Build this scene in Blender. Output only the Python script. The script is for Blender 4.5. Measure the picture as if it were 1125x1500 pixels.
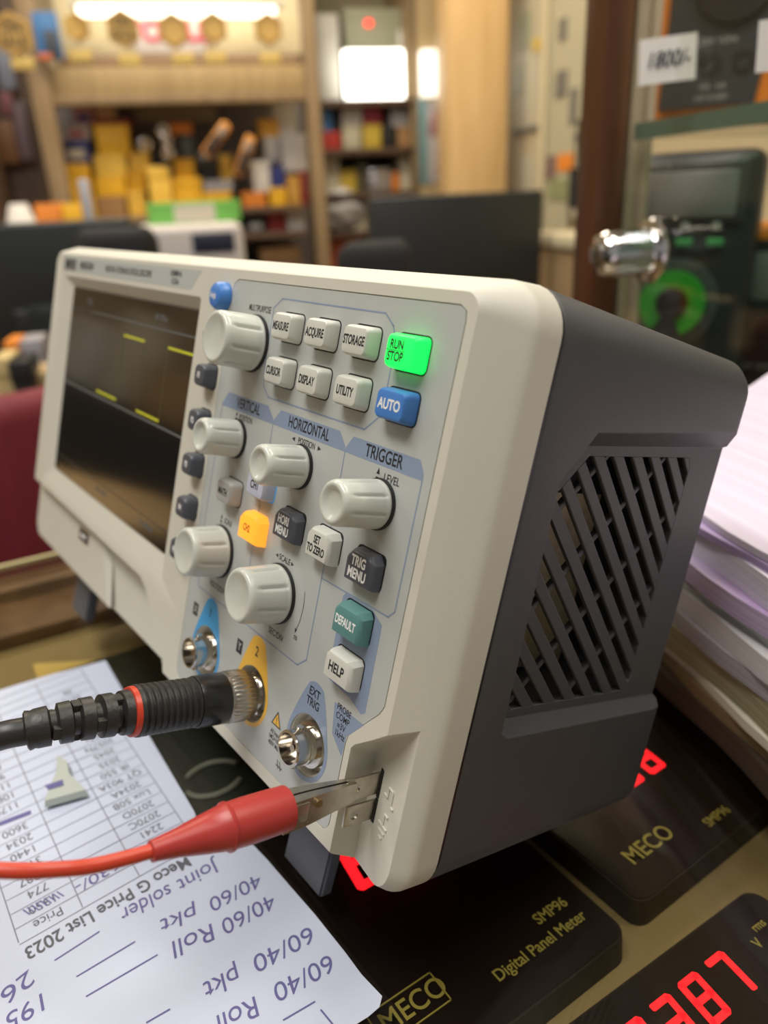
import bpy, bmesh, math, random
from mathutils import Matrix, Vector
random.seed(7)
R = math.radians
C = bpy.context.scene.collection
for o in list(bpy.data.objects): bpy.data.objects.remove(o)

# ------------------------------------------------------------------ camera, world, lights, exposure
TH = 0.29832346                      # lean of the instrument on its front feet
CT, ST = math.cos(TH), math.sin(TH)
TZ = 0.1664                          # height of the panel's top right corner above the glass
CAM = Vector((0.11928, -0.11389, 0.18899))
RIGHT = Vector((0.613392, 0.788671, -0.041808))
DOWN = Vector((0.277695, -0.264930, -0.923416))
FWD = Vector((-0.739348, 0.554807, -0.381516))
FPX = 1127.41
cd = bpy.data.cameras.new('camera'); cam = bpy.data.objects.new('camera', cd); C.objects.link(cam)
m = Matrix((RIGHT, -DOWN, -FWD)).transposed().to_4x4(); m.translation = CAM
cam.matrix_world = m
cd.sensor_fit = 'VERTICAL'; cd.sensor_height = 36; cd.sensor_width = 27
cd.lens = FPX / 1500 * 36
cd.clip_start = 0.005; cd.clip_end = 50
cd.dof.use_dof = True; cd.dof.focus_distance = 0.192; cd.dof.aperture_fstop = 9.0
bpy.context.scene.camera = cam
vs = bpy.context.scene.view_settings
vs.view_transform = 'Standard'; vs.look = 'None'; vs.gamma = 1; vs.use_curve_mapping = False
vs.exposure = 0.0
w = bpy.data.worlds.new('world'); bpy.context.scene.world = w; w.use_nodes = True
w.node_tree.nodes['Background'].inputs[0].default_value = (1.0, 0.965, 0.92, 1)
w.node_tree.nodes['Background'].inputs[1].default_value = 0.25

def area(name, loc, target, sx, sy, power, col):
    l = bpy.data.lights.new(name, 'AREA'); l.shape = 'RECTANGLE'; l.size = sx; l.size_y = sy
    l.energy = power; l.color = col
    o = bpy.data.objects.new(name, l); C.objects.link(o); o.location = loc
    o.rotation_euler = (Vector(target) - Vector(loc)).to_track_quat('-Z', 'Y').to_euler()
    return o
area('overhead_area_light', (-0.25, -0.50, 1.62), (-0.1, 0.0, 0), 1.3, 0.35, 25, (1.0, 0.98, 0.94))
area('overhead_area_light', (-1.6, 0.9, 1.62), (-1.7, 1.0, 0), 1.4, 0.5, 34, (1.0, 0.86, 0.66))
area('overhead_area_light', (-2.2, -0.9, 1.6), (-2.4, -0.8, 0), 1.2, 0.4, 22, (1.0, 0.88, 0.70))  # added to brighten the left wall mirrored in the display
area('overhead_area_light', (0.55, 0.25, 1.6), (0.1, 0.1, 0), 0.9, 0.3, 5.0, (1.0, 0.95, 0.88))

# ------------------------------------------------------------------ space helpers
def ray(px, py): return RIGHT * ((px - 562.5) / FPX) + DOWN * ((py - 750) / FPX) + FWD
def tz(px, py, z=0.0):
    d = ray(px, py); return CAM + d * ((z - CAM.z) / d.z)
D = Vector((-0.912, 0.409, 0)).normalized(); RR = Vector((D.y, -D.x, 0)); RANG = math.atan2(RR.y, RR.x)
def at(px, py, d):
    q = ray(px, py); return CAM + q * (d / q.dot(D))
def room(r, d, z): return Vector((CAM.x, CAM.y, 0)) + RR * r + D * d + Vector((0, 0, z))
def PW(u, v, n): return Vector((u, -CT * n + ST * v, CT * v + ST * n)) / 1000 + Vector((0, 0, TZ))

# ------------------------------------------------------------------ materials
MAT = {}
def mat(name, col, rough=0.5, metal=0.0, noise=0.0, scale=40, bump=0.0, bscale=900, emit=None, es=0.0, spec=0.5, coat=0.0, sss=0.0):
    if name in MAT: return MAT[name]
    mt = bpy.data.materials.new(name); mt.use_nodes = True; nt = mt.node_tree; b = nt.nodes['Principled BSDF']
    b.inputs['Base Color'].default_value = (*col, 1); b.inputs['Roughness'].default_value = rough
    b.inputs['Metallic'].default_value = metal; b.inputs['Specular IOR Level'].default_value = spec
    b.inputs['Coat Weight'].default_value = coat; b.inputs['Coat Roughness'].default_value = 0.08
    if noise or bump:
        tc = nt.nodes.new('ShaderNodeTexCoord')
        if noise:
            nz = nt.nodes.new('ShaderNodeTexNoise'); nz.inputs['Scale'].default_value = scale; nz.inputs['Detail'].default_value = 5
            nt.links.new(tc.outputs['Object'], nz.inputs['Vector'])
            mx = nt.nodes.new('ShaderNodeMix'); mx.data_type = 'RGBA'
            mx.inputs[6].default_value = (*[max(0, c * (1 - noise)) for c in col], 1); mx.inputs[7].default_value = (*[min(1, c * (1 + noise)) for c in col], 1)
            nt.links.new(nz.outputs['Fac'], mx.inputs[0]); nt.links.new(mx.outputs[2], b.inputs['Base Color'])
        if bump:
            n2 = nt.nodes.new('ShaderNodeTexNoise'); n2.inputs['Scale'].default_value = bscale; n2.inputs['Detail'].default_value = 3
            bp = nt.nodes.new('ShaderNodeBump'); bp.inputs['Strength'].default_value = bump; bp.inputs['Distance'].default_value = 0.0004
            nt.links.new(tc.outputs['Object'], n2.inputs['Vector']); nt.links.new(n2.outputs['Fac'], bp.inputs['Height']); nt.links.new(bp.outputs['Normal'], b.inputs['Normal'])
    if emit:
        b.inputs['Emission Color'].default_value = (*emit, 1); b.inputs['Emission Strength'].default_value = es
    MAT[name] = mt; return mt
def wood(name, c1, c2, rough=0.45, scale=6, stretch=(1, 1, 0.06)):
    if name in MAT: return MAT[name]
    mt = bpy.data.materials.new(name); mt.use_nodes = True; nt = mt.node_tree; b = nt.nodes['Principled BSDF']
    tc = nt.nodes.new('ShaderNodeTexCoord'); mp = nt.nodes.new('ShaderNodeMapping'); mp.inputs['Scale'].default_value = stretch
    nz = nt.nodes.new('ShaderNodeTexNoise'); nz.inputs['Scale'].default_value = scale * 8; nz.inputs['Detail'].default_value = 6; nz.inputs['Distortion'].default_value = 0.6
    rp = nt.nodes.new('ShaderNodeValToRGB'); rp.color_ramp.elements[0].color = (*c1, 1); rp.color_ramp.elements[1].color = (*c2, 1)
    rp.color_ramp.elements[0].position = .3; rp.color_ramp.elements[1].position = .7
    nt.links.new(tc.outputs['Object'], mp.inputs[0]); nt.links.new(mp.outputs[0], nz.inputs['Vector']); nt.links.new(nz.outputs['Fac'], rp.inputs[0]); nt.links.new(rp.outputs[0], b.inputs['Base Color'])
    b.inputs['Roughness'].default_value = rough; MAT[name] = mt; return mt
def glassy(name, tint, ior=1.5, rough=0.02):
    mt = bpy.data.materials.new(name); mt.use_nodes = True; nt = mt.node_tree
    nt.nodes.remove(nt.nodes['Principled BSDF']); out = nt.nodes['Material Output']
    tr = nt.nodes.new('ShaderNodeBsdfTransparent'); tr.inputs[0].default_value = (*tint, 1)
    gl = nt.nodes.new('ShaderNodeBsdfGlossy'); gl.inputs['Roughness'].default_value = rough
    lw = nt.nodes.new('ShaderNodeLayerWeight'); pw_ = nt.nodes.new('ShaderNodeMath'); pw_.operation = 'POWER'; pw_.inputs[1].default_value = 5
    nt.links.new(lw.outputs['Facing'], pw_.inputs[0]); fr = nt.nodes.new('ShaderNodeMath'); fr.operation = 'MULTIPLY_ADD'
    r0 = ((ior - 1) / (ior + 1)) ** 2; nt.links.new(pw_.outputs[0], fr.inputs[0]); fr.inputs[1].default_value = 1 - r0; fr.inputs[2].default_value = r0
    lw.inputs[0].default_value = 0.5
    mx = nt.nodes.new('ShaderNodeMixShader'); nt.links.new(fr.outputs[0], mx.inputs[0]); nt.links.new(tr.outputs[0], mx.inputs[1]); nt.links.new(gl.outputs[0], mx.inputs[2])
    nt.links.new(mx.outputs[0], out.inputs['Surface']); MAT[name] = mt; return mt

BEZEL = mat('bezel_plastic', (0.60, 0.58, 0.495), 0.48, noise=0.03, scale=60, bump=0.10, bscale=1400)
INLAY = mat('inlay_film', (0.45, 0.47, 0.45), 0.36)
BODY = mat('body_plastic', (0.062, 0.061, 0.063), 0.5, noise=0.06, scale=200, bump=0.18, bscale=2500)
BLACK = mat('black_plastic', (0.012, 0.012, 0.013), 0.4)
KNOB = mat('knob_plastic', (0.58, 0.595, 0.535), 0.28, coat=0.25)
CREAM = mat('button_plastic', (0.62, 0.62, 0.56), 0.36)
SLATE = mat('button_slate', (0.075, 0.08, 0.10), 0.4)
BLUE = mat('button_blue', (0.06, 0.21, 0.58), 0.35)
TEAL = mat('button_teal', (0.10, 0.25, 0.24), 0.38)
PBLUE = mat('print_slate_blue', (0.235, 0.30, 0.42), 0.4)
PDARK = mat('print_dark', (0.02, 0.021, 0.026), 0.5)
PWHITE = mat('print_white', (0.85, 0.85, 0.83), 0.5)
PCYAN = mat('print_cyan', (0.055, 0.33, 0.66), 0.4)
PYEL = mat('print_yellow', (0.80, 0.46, 0.055), 0.4)
NICKEL = mat('nickel', (0.62, 0.59, 0.54), 0.16, 1.0)
STEEL = mat('worn_steel', (0.50, 0.46, 0.39), 0.32, 1.0, noise=0.25, scale=500)
CHROME = mat('chrome', (0.8, 0.8, 0.82), 0.07, 1.0)
GREEN_LIT = mat('green_lit_button', (0.02, 0.5, 0.08), 0.4, emit=(0.0, 1.0, 0.10), es=1.15)
ORANGE_LIT = mat('orange_lit_button', (0.6, 0.25, 0.02), 0.4, emit=(1.0, 0.36, 0.025), es=1.05)
RUBBER = mat('black_rubber', (0.022, 0.021, 0.020), 0.42, noise=0.35, scale=300, bump=0.3, bscale=900)
RED_PVC = mat('red_vinyl', (0.40, 0.035, 0.030), 0.36, noise=0.12, scale=120, sss=0.1)
RED_WIRE = mat('red_wire_sheath', (0.55, 0.05, 0.022), 0.32)
SCREEN = mat('display_glass', (0.006, 0.006, 0.007), 0.10, coat=0.6)
PAPER = mat('paper', (0.53, 0.57, 0.70), 0.75, noise=0.05, scale=30, bump=0.25, bscale=120)
INK = mat('blue_ink', (0.11, 0.10, 0.27), 0.6)
PRINTK = mat('print_grey', (0.09, 0.09, 0.11), 0.6)

# ------------------------------------------------------------------ object helpers
def tag(o, label=None, cat=None, group=None, kind=None):
    if label: o['label'] = label
    if cat: o['category'] = cat
    if group: o['group'] = group
    if kind: o['kind'] = kind
    return o
def obj(name, bm, m, parent=None, smooth=35):
    me = bpy.data.meshes.new(name)
    if isinstance(bm, bmesh.types.BMesh):
        bmesh.ops.recalc_face_normals(bm, faces=bm.faces); bm.to_mesh(me); bm.free()
    else: me = bm
    me.materials.clear(); me.materials.append(m)
    if smooth:
        me.shade_smooth(); me.set_sharp_from_angle(angle=R(smooth))
    o = bpy.data.objects.new(name, me); C.objects.link(o)
    if parent: o.parent = parent
    return o
def empty(name, loc=(0, 0, 0), rot=(0, 0, 0)):
    o = bpy.data.objects.new(name, None); C.objects.link(o); o.location = loc; o.rotation_euler = rot; o.empty_display_size = 0.01
    return o
def bm_box(bm, x0, x1, y0, y1, z0, z1, bev=0.0, seg=2, taper=1.0, only_top=False):
    r = bmesh.ops.create_cube(bm, size=1.0); vs_ = r['verts']
    for v in vs_:
        k = taper if v.co.z > 0 else 1.0
        v.co = Vector(((x0 + x1) / 2 + v.co.x * (x1 - x0) * k, (y0 + y1) / 2 + v.co.y * (y1 - y0) * k, z0 if v.co.z < 0 else z1))
    if bev:
        es = [e for e in bm.edges if e.verts[0] in vs_ and e.verts[1] in vs_ and not (only_top and e.verts[0].co.z == z0 and e.verts[1].co.z == z0)]
        bmesh.ops.bevel(bm, geom=es, offset=bev, segments=seg, affect='EDGES', profile=0.5)
    return bm
def bm_lathe(bm, prof, seg=48, cx=0, cy=0, mod=None):     # axis along z, profile of (z, r)
    rings = []
    for z, r in prof:
        ring = []
        for i in range(seg):
            a = 2 * math.pi * i / seg; rr = r * (mod(a, z) if mod else 1)
            ring.append(bm.verts.new((cx + rr * math.cos(a), cy + rr * math.sin(a), z)))
        rings.append(ring)
    for a, b in zip(rings, rings[1:]):
        for i in range(seg): bm.faces.new((a[i], a[(i + 1) % seg], b[(i + 1) % seg], b[i]))
    bm.faces.new(rings[0][::-1]); bm.faces.new(rings[-1])
    return bm
def bm_prism(bm, pts, z0, z1, pts2=None):
    a = [bm.verts.new((x, y, z0)) for x, y in pts]; b = [bm.verts.new((x, y, z1)) for x, y in (pts2 or pts)]
    n = len(pts)
    for i in range(n): bm.faces.new((a[i], a[(i + 1) % n], b[(i + 1) % n], b[i]))
    bm.faces.new(a[::-1]); bm.faces.new(b)
    return bm
def rrect(x0, x1, y0, y1, r, seg=5):
    out = []
    for cx, cy, a0 in ((x1 - r, y1 - r, 0), (x0 + r, y1 - r, 90), (x0 + r, y0 + r, 180), (x1 - r, y0 + r, 270)):
        for i in range(seg + 1):
            a = R(a0 + 90 * i / seg); out.append((cx + r * math.cos(a), cy + r * math.sin(a)))
    return out
def bm_tube(bm, pts, rad, seg=14):
    P = [Vector(p) for p in pts]; rings = []; up = None
    for i, p in enumerate(P):
        t = (P[min(i + 1, len(P) - 1)] - P[max(i - 1, 0)]).normalized()
        if up is None: up = t.orthogonal().normalized()
        up = (up - t * up.dot(t)).normalized(); s = t.cross(up); r = rad[i] if isinstance(rad, (list, tuple)) else rad
        rings.append([bm.verts.new(p + (up * math.cos(2 * math.pi * k / seg) + s * math.sin(2 * math.pi * k / seg)) * r) for k in range(seg)])
    for a, b in zip(rings, rings[1:]):
        for k in range(seg): bm.faces.new((a[k], a[(k + 1) % seg], b[(k + 1) % seg], b[k]))
    bm.faces.new(rings[0][::-1]); bm.faces.new(rings[-1])
    return bm
def spline(pts, n=8):
    P = [Vector(p) for p in pts]; out = []
    for i in range(len(P) - 1):
        p0, p1, p2, p3 = P[max(i - 1, 0)], P[i], P[i + 1], P[min(i + 2, len(P) - 1)]
        for k in range(n):
            t = k / n
            out.append(0.5 * ((2 * p1) + (p2 - p0) * t + (2 * p0 - 5 * p1 + 4 * p2 - p3) * t * t + (3 * p1 - p0 - 3 * p2 + p3) * t ** 3))
    out.append(P[-1]); return out
def to_local(bm, base):                                    # panel millimetres (u, v, n) -> metres in the thing's own frame
    for v in bm.verts:
        u, vv, n = v.co; v.co = Vector((u - base[0], -(n - base[2]), vv - base[1])) / 1000
    return bm
class Frame:
    """a thing whose parts are drawn in the instrument's panel millimetres"""
    def __init__(s, name, base, label=None, cat=None):
        s.base = base; s.root = empty(name, PW(*base), (-TH, 0, 0)); tag(s.root, label, cat)
    def add(s, name, bm, m, parent=None, label=None, smooth=35):
        o = obj(name, to_local(bm, s.base), m, parent or s.root, smooth); tag(o, label); return o
    def text(s, t, size, u, v, n, m, parent=None, sx=0.78, align='CENTER', rot=0, name='legend', bold=0):
        c = bpy.data.curves.new(name, 'FONT'); c.body = t; c.size = size / 1000; c.align_x = align; c.align_y = 'CENTER'; c.materials.append(m)
        c.offset = (bold + .03) / 1000; c.space_line = 0.92
        o = bpy.data.objects.new(name, c); C.objects.link(o); o.parent = parent or s.root
        o.location = ((u - s.base[0]) / 1000, -(n - s.base[2]) / 1000, (v - s.base[1]) / 1000)
        o.rotation_euler = (R(90), R(-rot), 0); o.scale = (sx, 1, 1); return o
def boolean(o, cutters, op='DIFFERENCE'):
    for c in cutters:
        md = o.modifiers.new('b', 'BOOLEAN'); md.operation = op; md.solver = 'EXACT'; md.object = c
    bpy.context.view_layer.update(); dg = bpy.context.evaluated_depsgraph_get()
    me = bpy.data.meshes.new_from_object(o.evaluated_get(dg)); m0 = o.data.materials[0]
    o.modifiers.clear(); o.data = me; me.materials.clear(); me.materials.append(m0)
    me.shade_smooth(); me.set_sharp_from_angle(angle=R(28))
    for c in cutters: bpy.data.objects.remove(c)
def soften(o, wd, seg=2, ang=30):
    md = o.modifiers.new('bevel', 'BEVEL'); md.width = wd / 1000; md.segments = seg; md.limit_method = 'ANGLE'; md.angle_limit = R(ang); md.harden_normals = False

# ================================================================== THE COUNTER
GL = glassy('counter_glass', (0.90, 0.885, 0.84)); EDGEG = mat('glass_edge', (0.60, 0.55, 0.30), 0.25, spec=0.6)
BOARD = mat('mustard_board', (0.31, 0.235, 0.10), 0.5, noise=0.14, scale=14)
t0 = tz(0, 828); t1 = tz(97, 805); td = (t1 - t0).normalized(); td.z = 0
CA = math.atan2(-td.x, td.y)                                # counter's turn about z
ctr = empty('display_counter', (t0.x, t0.y, -0.95), (0, 0, CA)); tag(ctr, 'glass topped shop counter holding panel meters on a mustard board under its glass', 'counter')
X0, X1, Y0, Y1 = 0.0, 1.35, -0.75, 0.62
obj('glass_top', bm_box(bmesh.new(), X0 + .003, X1, Y0, Y1, 0.942, 0.95), GL, ctr)
bm = bmesh.new(); bm_box(bm, X0, X0 + .003, Y0, Y1, 0.9475, 0.9502); tag(obj('glass_edge', bm, EDGEG, ctr), 'pale yellow polished glass edge')
obj('backing_board', bm_box(bmesh.new(), X0 + .02, X1 - .02, Y0 + .02, Y1 - .02, 0.912, 0.928), BOARD, ctr)
WOODT = wood('counter_wood', (0.10, 0.05, 0.02), (0.2, 0.11, 0.05))
obj('inner_rail', bm_box(bmesh.new(), X0 + .02, X0 + .062, Y0 + .02, Y1 - .02, 0.928, 0.936, .001), WOODT, ctr)
for a in ((X0, X0 + .02, Y0, Y1), (X1 - .02, X1, Y0, Y1), (X0 + .02, X1 - .02, Y0, Y0 + .02), (X0 + .02, X1 - .02, Y1 - .02, Y1)):
    obj('side_panel', bm_box(bmesh.new(), a[0], a[1], a[2], a[3], 0.0, 0.942, 0.001), WOODT, ctr)

# ================================================================== THE OSCILLOSCOPE
S = Frame('oscilloscope', (-141, -168, -50), 'cream and dark grey bench oscilloscope propped on its front feet with a lit green button', 'oscilloscope')
# front bezel : rings from the raised rim back to the seam
def loft(rings):
    bm = bmesh.new(); L = []
    for u0, u1, v0, v1, r, n in rings: L.append([bm.verts.new((x, y, n)) for x, y in rrect(u0, u1, v0, v1, r, 8)])
    for a, b in zip(L, L[1:]):
        k = len(a)
        for i in range(k): bm.faces.new((a[i], a[(i + 1) % k], b[(i + 1) % k], b[i]))
    bm.faces.new(L[0][::-1]); bm.faces.new(L[-1]); return bm
bez = S.add('bezel', loft([(-285.0, 3.0, -135.8, 3.3, 4.5, 0), (-285.8, 3.6, -136.3, 3.9, 5, -0.5), (-286.9, 4.7, -136.8, 4.4, 5.5, -1.4), (-293.4, 11.1, -139.4, 6.9, 9.5, -7.1), (-294.3, 12.0, -139.9, 7.4, 10.2, -8.0), (-294.8, 12.5, -140.15, 7.75, 10.8, -8.9), (-294.9, 12.6, -140.2, 7.85, 11, -9.8), (-295.2, 12.9, -140.4, 8.3, 11.5, -16)]), BEZEL, label='cream front bezel')
def cutter(bm): 
    bmesh.ops.recalc_face_normals(bm, faces=bm.faces); return S.add('cutter', bm, BEZEL, smooth=0)
cuts = []
# screen well
cuts.append(cutter(bm_prism(bmesh.new(), rrect(-263, -125.5, -96.5, -12, 1.0, 3), -4, 1.0, rrect(-274, -124.5, -106.5, -5.2, 1.5, 3))))
# step under the screen, with the deeper facet in it
cuts.append(cutter(bm_prism(bmesh.new(), [(-330, -150), (-330, -110), (-144, -112.4), (-137, -115), (-118, -131), (-110, -150)], -5, 1, [(-330, -150), (-330, -107.5), (-143, -110), (-134.5, -113.5), (-115.5, -130), (-107, -150)])))
cuts.append(cutter(bm_prism(bmesh.new(), [(-182, -150), (-191, -118), (-151, -119.5), (-131, -136), (-124, -150)], -8, -4.9, [(-176, -150), (-197, -115.5), (-150, -117), (-127, -134), (-119, -150)])))
# well for the probe terminals
bm = bmesh.new()
prof = [(-8.5, 3), (-8.7, -9), (-4.5, -8.2), (8.8, -4.6), (12.0, 3)]
tops = [-105.5, -109.5, -104, -93.5, -89.0]
a = [bm.verts.new((u, -150, n)) for u, n in prof]; b = [bm.verts.new((u, t, n)) for (u, n), t in zip(prof, tops)]
for i in range(5):
    j = (i + 1) % 5
    q = bm.faces.new((a[i], a[j], b[j], b[i]))
bm.faces.new(a[::-1]); bm.faces.new(b); bmesh.ops.triangulate(bm, faces=bm.faces)
cuts.append(cutter(bm))
# bevelled lower left corner
BNC = [(-86, 'blue'), (-56, 'yellow'), (-26, 'slate')]
for cx, _ in BNC: 
    cuts.append(cutter(bm_lathe(bmesh.new(), [(-3.2, 7.6), (2, 8.3)], 40, cx, -115.5)))
# inlay slot
def inl(o=0.0):
    return [(-100.5 - o, 0.3 + o), (-2.5, 0.3 + o), (-0.6 + o, -0.6), (-0.1 + o, -2.6), (-0.1 + o, -91.2), (-1.2 + o, -93.6), (-10.2, -103.9), (-11 + o, -106.5), (-11 + o, -129.0), (-11.6, -130.9), (-13.2, -131.7 - o), (-100.5 - o, -131.7 - o), (-102.8 - o, -130.6), (-103.5 - o, -128.5), (-103.5 - o, -2.4), (-102.8 - o, -0.6)]
cuts.append(cutter(bm_prism(bmesh.new(), inl(0.25), -0.5, 1)))
cuts.append(cutter(bm_box(bmesh.new(), 3.3 - 8.4, 4.4 - 8.4, -119, -111.6, -12, -5)))
boolean(bez, cuts); soften(bez, 0.7, 2, 32)
# grey inlay film with holes for the sockets
inlay = S.add('control_panel', bm_prism(bmesh.new(), inl(), -0.6, 0.0), INLAY, label='grey printed control panel')
boolean(inlay, [cutter(bm_lathe(bmesh.new(), [(-2, 8.3), (2, 8.3)], 40, cx, -115.5)) for cx, _ in BNC])
N = 0.04
# title strip
strip = S.add('title_strip', bm_prism(bmesh.new(), [(-274.2, 1.9), (-274.2, -4.6), (-133.5, -4.6), (-127, 1.9)], -0.3, 0.06), INLAY, smooth=0)
S.add('logo_plate', bm_prism(bmesh.new(), [(-272.6, 1.2), (-272.6, -4.0), (-256, -4.0), (-256, 1.2)], 0, 0.10), mat('logo_grey', (0.2, 0.2, 0.2), .4), strip, smooth=0)
S.text('MECO', 4.4, -264.3, -1.4, 0.14, PDARK, strip, 1.15, bold=.1)
S.text('MDS2102+', 4.2, -241, -1.4, 0.12, PDARK, strip, 0.95, bold=.12)
S.text('DIGITAL STORAGE OSCILLOSCOPE', 3.4, -193, -1.4, 0.12, PDARK, strip, 0.92, bold=.04)
S.text('100MHz\n1GS/s', 2.9, -147, -1.4, 0.12, PDARK, strip, 1.0)
# display
scr = S.add('display_screen', bm_prism(bmesh.new(), rrect(-264, -124.9, -97.5, -11, 1, 3), -4.2, -2.6), SCREEN, label='glossy black display with yellow square wave')
TRACE = mat('yellow_trace', (0.3, 0.3, 0.02), 0.5, emit=(0.55, 0.52, 0.02), es=0.45); TRACE2 = mat('faint_trace', (0.05, 0.05, 0.02), 0.5, emit=(0.09, 0.09, 0.03), es=0.5); GRIDM = mat('display_grid', (0.1, 0.1, 0.1), 0.5, emit=(0.07, 0.07, 0.065), es=0.6)
for a, b_, v in ((-195, -173.3, -26.1), (-151, -127, -25.9), (-219, -195.5, -52.5), (-173, -151, -52.9)):
    S.add('waveform_level', bm_box(bmesh.new(), a, b_, v - .42, v + .42, -2.6, -2.5), TRACE, scr, smooth=0)
for u in (-195.2, -173.2, -151): S.add('waveform_edge', bm_box(bmesh.new(), u - .14, u + .14, -52.8, -26, -2.6, -2.52), TRACE2, scr, smooth=0)
bm = bmesh.new()
bm_box(bm, -262, -126, -20.2, -19.8, -2.6, -2.54); bm_box(bm, -262, -126, -54.9, -54.4, -2.6, -2.54); bm_box(bm, -262, -126, -89.9, -89.6, -2.6, -2.54)
S.add('display_graticule', bm, mat('graticule', (0.03, 0.03, 0.03), .5, emit=(0.012, 0.012, 0.012), es=0.6), scr, smooth=0)
bm = bmesh.new(); bm_box(bm, -262, -126, -55.1, -54.5, -2.6, -2.5); bm_box(bm, -236, -126, -20.3, -19.9, -2.6, -2.5)
S.add('display_axis', bm, GRIDM, scr, smooth=0)
S.text("Trig'd", 3.2, -240, -16, -2.5, GRIDM, scr, 1); S.text('M 500us', 3.2, -160, -16, -2.5, GRIDM, scr, 1); S.text('f=1.000kHz', 3.0, -150, -93, -2.5, GRIDM, scr, 1); S.text('CH1 1.00V', 3.0, -200, -93, -2.5, GRIDM, scr, 1)

# ---- buttons
def frustum(u0, u1, v0, v1, h, r=1.4, inset=0.7, n0=0.0, chop=0.0, dome=0.0):
    """rounded key: straight skirt, rolled shoulder, faintly domed face"""
    bm = bmesh.new(); L = []
    for k, (z, ins) in enumerate(((n0, 0), (n0 + h * .62, inset * .35), (n0 + h * .86, inset * .8), (n0 + h * .97, inset * 1.35), (n0 + h, inset * 2.2))):
        pts = rrect(u0 + ins, u1 - ins, v0 + ins, v1 - ins, max(0.3, r - ins * .3), 4)
        if chop:
            cc = chop; x0, x1, y0, y1 = u0 + ins, u1 - ins, v0 + ins, v1 - ins
            pts = [(x1, y0), (x1, y1 - cc), (x1 - cc * .9, y1), (x0 + cc * .9, y1), (x0, y1 - cc), (x0, y0)]
        L.append([bm.verts.new((x, y, z)) for x, y in pts])
    for a, b in zip(L, L[1:]):
        k = len(a)
        for i in range(k): bm.faces.new((a[i], a[(i + 1) % k], b[(i + 1) % k], b[i]))
    bm.faces.new(L[0][::-1]); f = bm.faces.new(L[-1]); return bm
HB = 4.0
def button(label, cu, cv, w_, h_, m, txt, tm, size, sx=0.7, chop=0.0, name='push_button', gapm=BLACK, h=HB, r=1.4, bold=0.07, du=0.0):
    gap = S.add('button_gap', bm_prism(bmesh.new(), rrect(cu - w_ / 2 - .35, cu + w_ / 2 + .35, cv - h_ / 2 - .35, cv + h_ / 2 + .35, r + .3, 4), -0.2, 0.08), gapm, smooth=0) if gapm else None
    b = S.add(name, frustum(cu - w_ / 2, cu + w_ / 2, cv - h_ / 2, cv + h_ / 2, h, r, 0.6, 0.0, chop), m, label=label)
    if gap: gap.parent = b
    if txt: S.text(txt, size, cu + du, cv - size * .02, h + 0.03, tm, b, sx, bold=bold)
    return b
CU = [-66.0, -49.2, -32.1, -14.6]
for i, (a, c_) in enumerate((('MEASURE', 'CURSOR'), ('ACQUIRE', 'DISPLAY'), ('STORAGE', 'UTILITY'))):
    button(f'cream button reading {a}', CU[i], -10.9, 10.6, 7.8, CREAM, a, PDARK, 3.1, 0.62)
    button(f'cream button reading {c_}', CU[i], -23.1, 10.6, 7.8, CREAM, c_, PDARK, 3.1, 0.62)
rs = button('green lit button reading RUN STOP', CU[3], -11.4, 11.2, 8.2, GREEN_LIT, 'RUN\nSTOP', PDARK, 2.9, 0.8, du=-1.2)
S.add('legend_rule', bm_box(bmesh.new(), CU[3] - 4.6, CU[3] + 1.8, -11.45, -11.28, HB, HB + .06), PDARK, rs, smooth=0)
button('blue button reading AUTO', CU[3], -23.4, 11.2, 7.6, BLUE, 'AUTO', PWHITE, 3.3, 0.85)
button('grey button reading MATH', -83.6, -62, 9.6, 7.6, mat('math_grey', (0.42, 0.42, 0.40), .4), 'MATH', PDARK, 2.9, 0.7)
b = button('pale button with blue edge reading CH1', CU[0], -55.4, 10.2, 7.8, mat('ch1_pale', (0.52, 0.55, 0.66), .36), 'CH1', PDARK, 3.2, 0.75, gapm=mat('ch1_ring', (0.05, 0.38, 0.75), .35, emit=(0.02, 0.25, 0.6), es=.3))
button('orange lit button reading CH2', CU[0] - .6, -68.2, 10.6, 8.6, ORANGE_LIT, 'CH2', mat('ch2_print', (0.45, 0.12, 0.01), .5), 2.8, 0.7, chop=1.6, gapm=None)
button('dark grey button reading HORI MENU', CU[1], -62.2, 10.4, 8.4, SLATE, 'HORI\nMENU', PWHITE, 3.2, 0.72, chop=1.7, h=3.6, bold=.08)
button('cream button reading SET TO ZERO', CU[2], -62.2, 10.4, 8.4, CREAM, 'SET\nTO ZERO', PDARK, 2.9, 0.62, chop=1.5, bold=.07)
button('dark grey button reading TRIG MENU', CU[3] - .3, -62.4, 10.8, 8.6, SLATE, 'TRIG\nMENU', PWHITE, 3.4, 0.75, chop=2.0, h=3.6, bold=.09)
button('teal button reading DEFAULT', CU[3] - .5, -76.3, 11.0, 8.4, TEAL, 'DEFAULT', PWHITE, 3.1, 0.62, chop=1.4)
button('cream button reading HELP', CU[3] - .5, -88.3, 11.0, 8.0, CREAM, 'HELP', PDARK, 3.6, 0.78, chop=1.2)
for i in range(5): button(f'slate softkey reading F{i + 1} beside the display', -109.6, -30.6 - 14.55 * i, 7.8, 7.6, SLATE, f'F{i + 1}', PWHITE, 2.6, 0.8, name='softkey', r=1.8, h=4.4)
button('white key reading MENU beside the display', -110.5, -17.6, 8.0, 5.4, CREAM, 'MENU', PDARK, 2.5, 0.75, name='softkey', h=3.2)
bm = bmesh.new(); bm_lathe(bm, [(0, 4.5), (2.6, 4.3), (3.7, 3.6), (4.1, 2.4), (4.2, 0.6)], 32, -108.0, -5.4)
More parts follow.
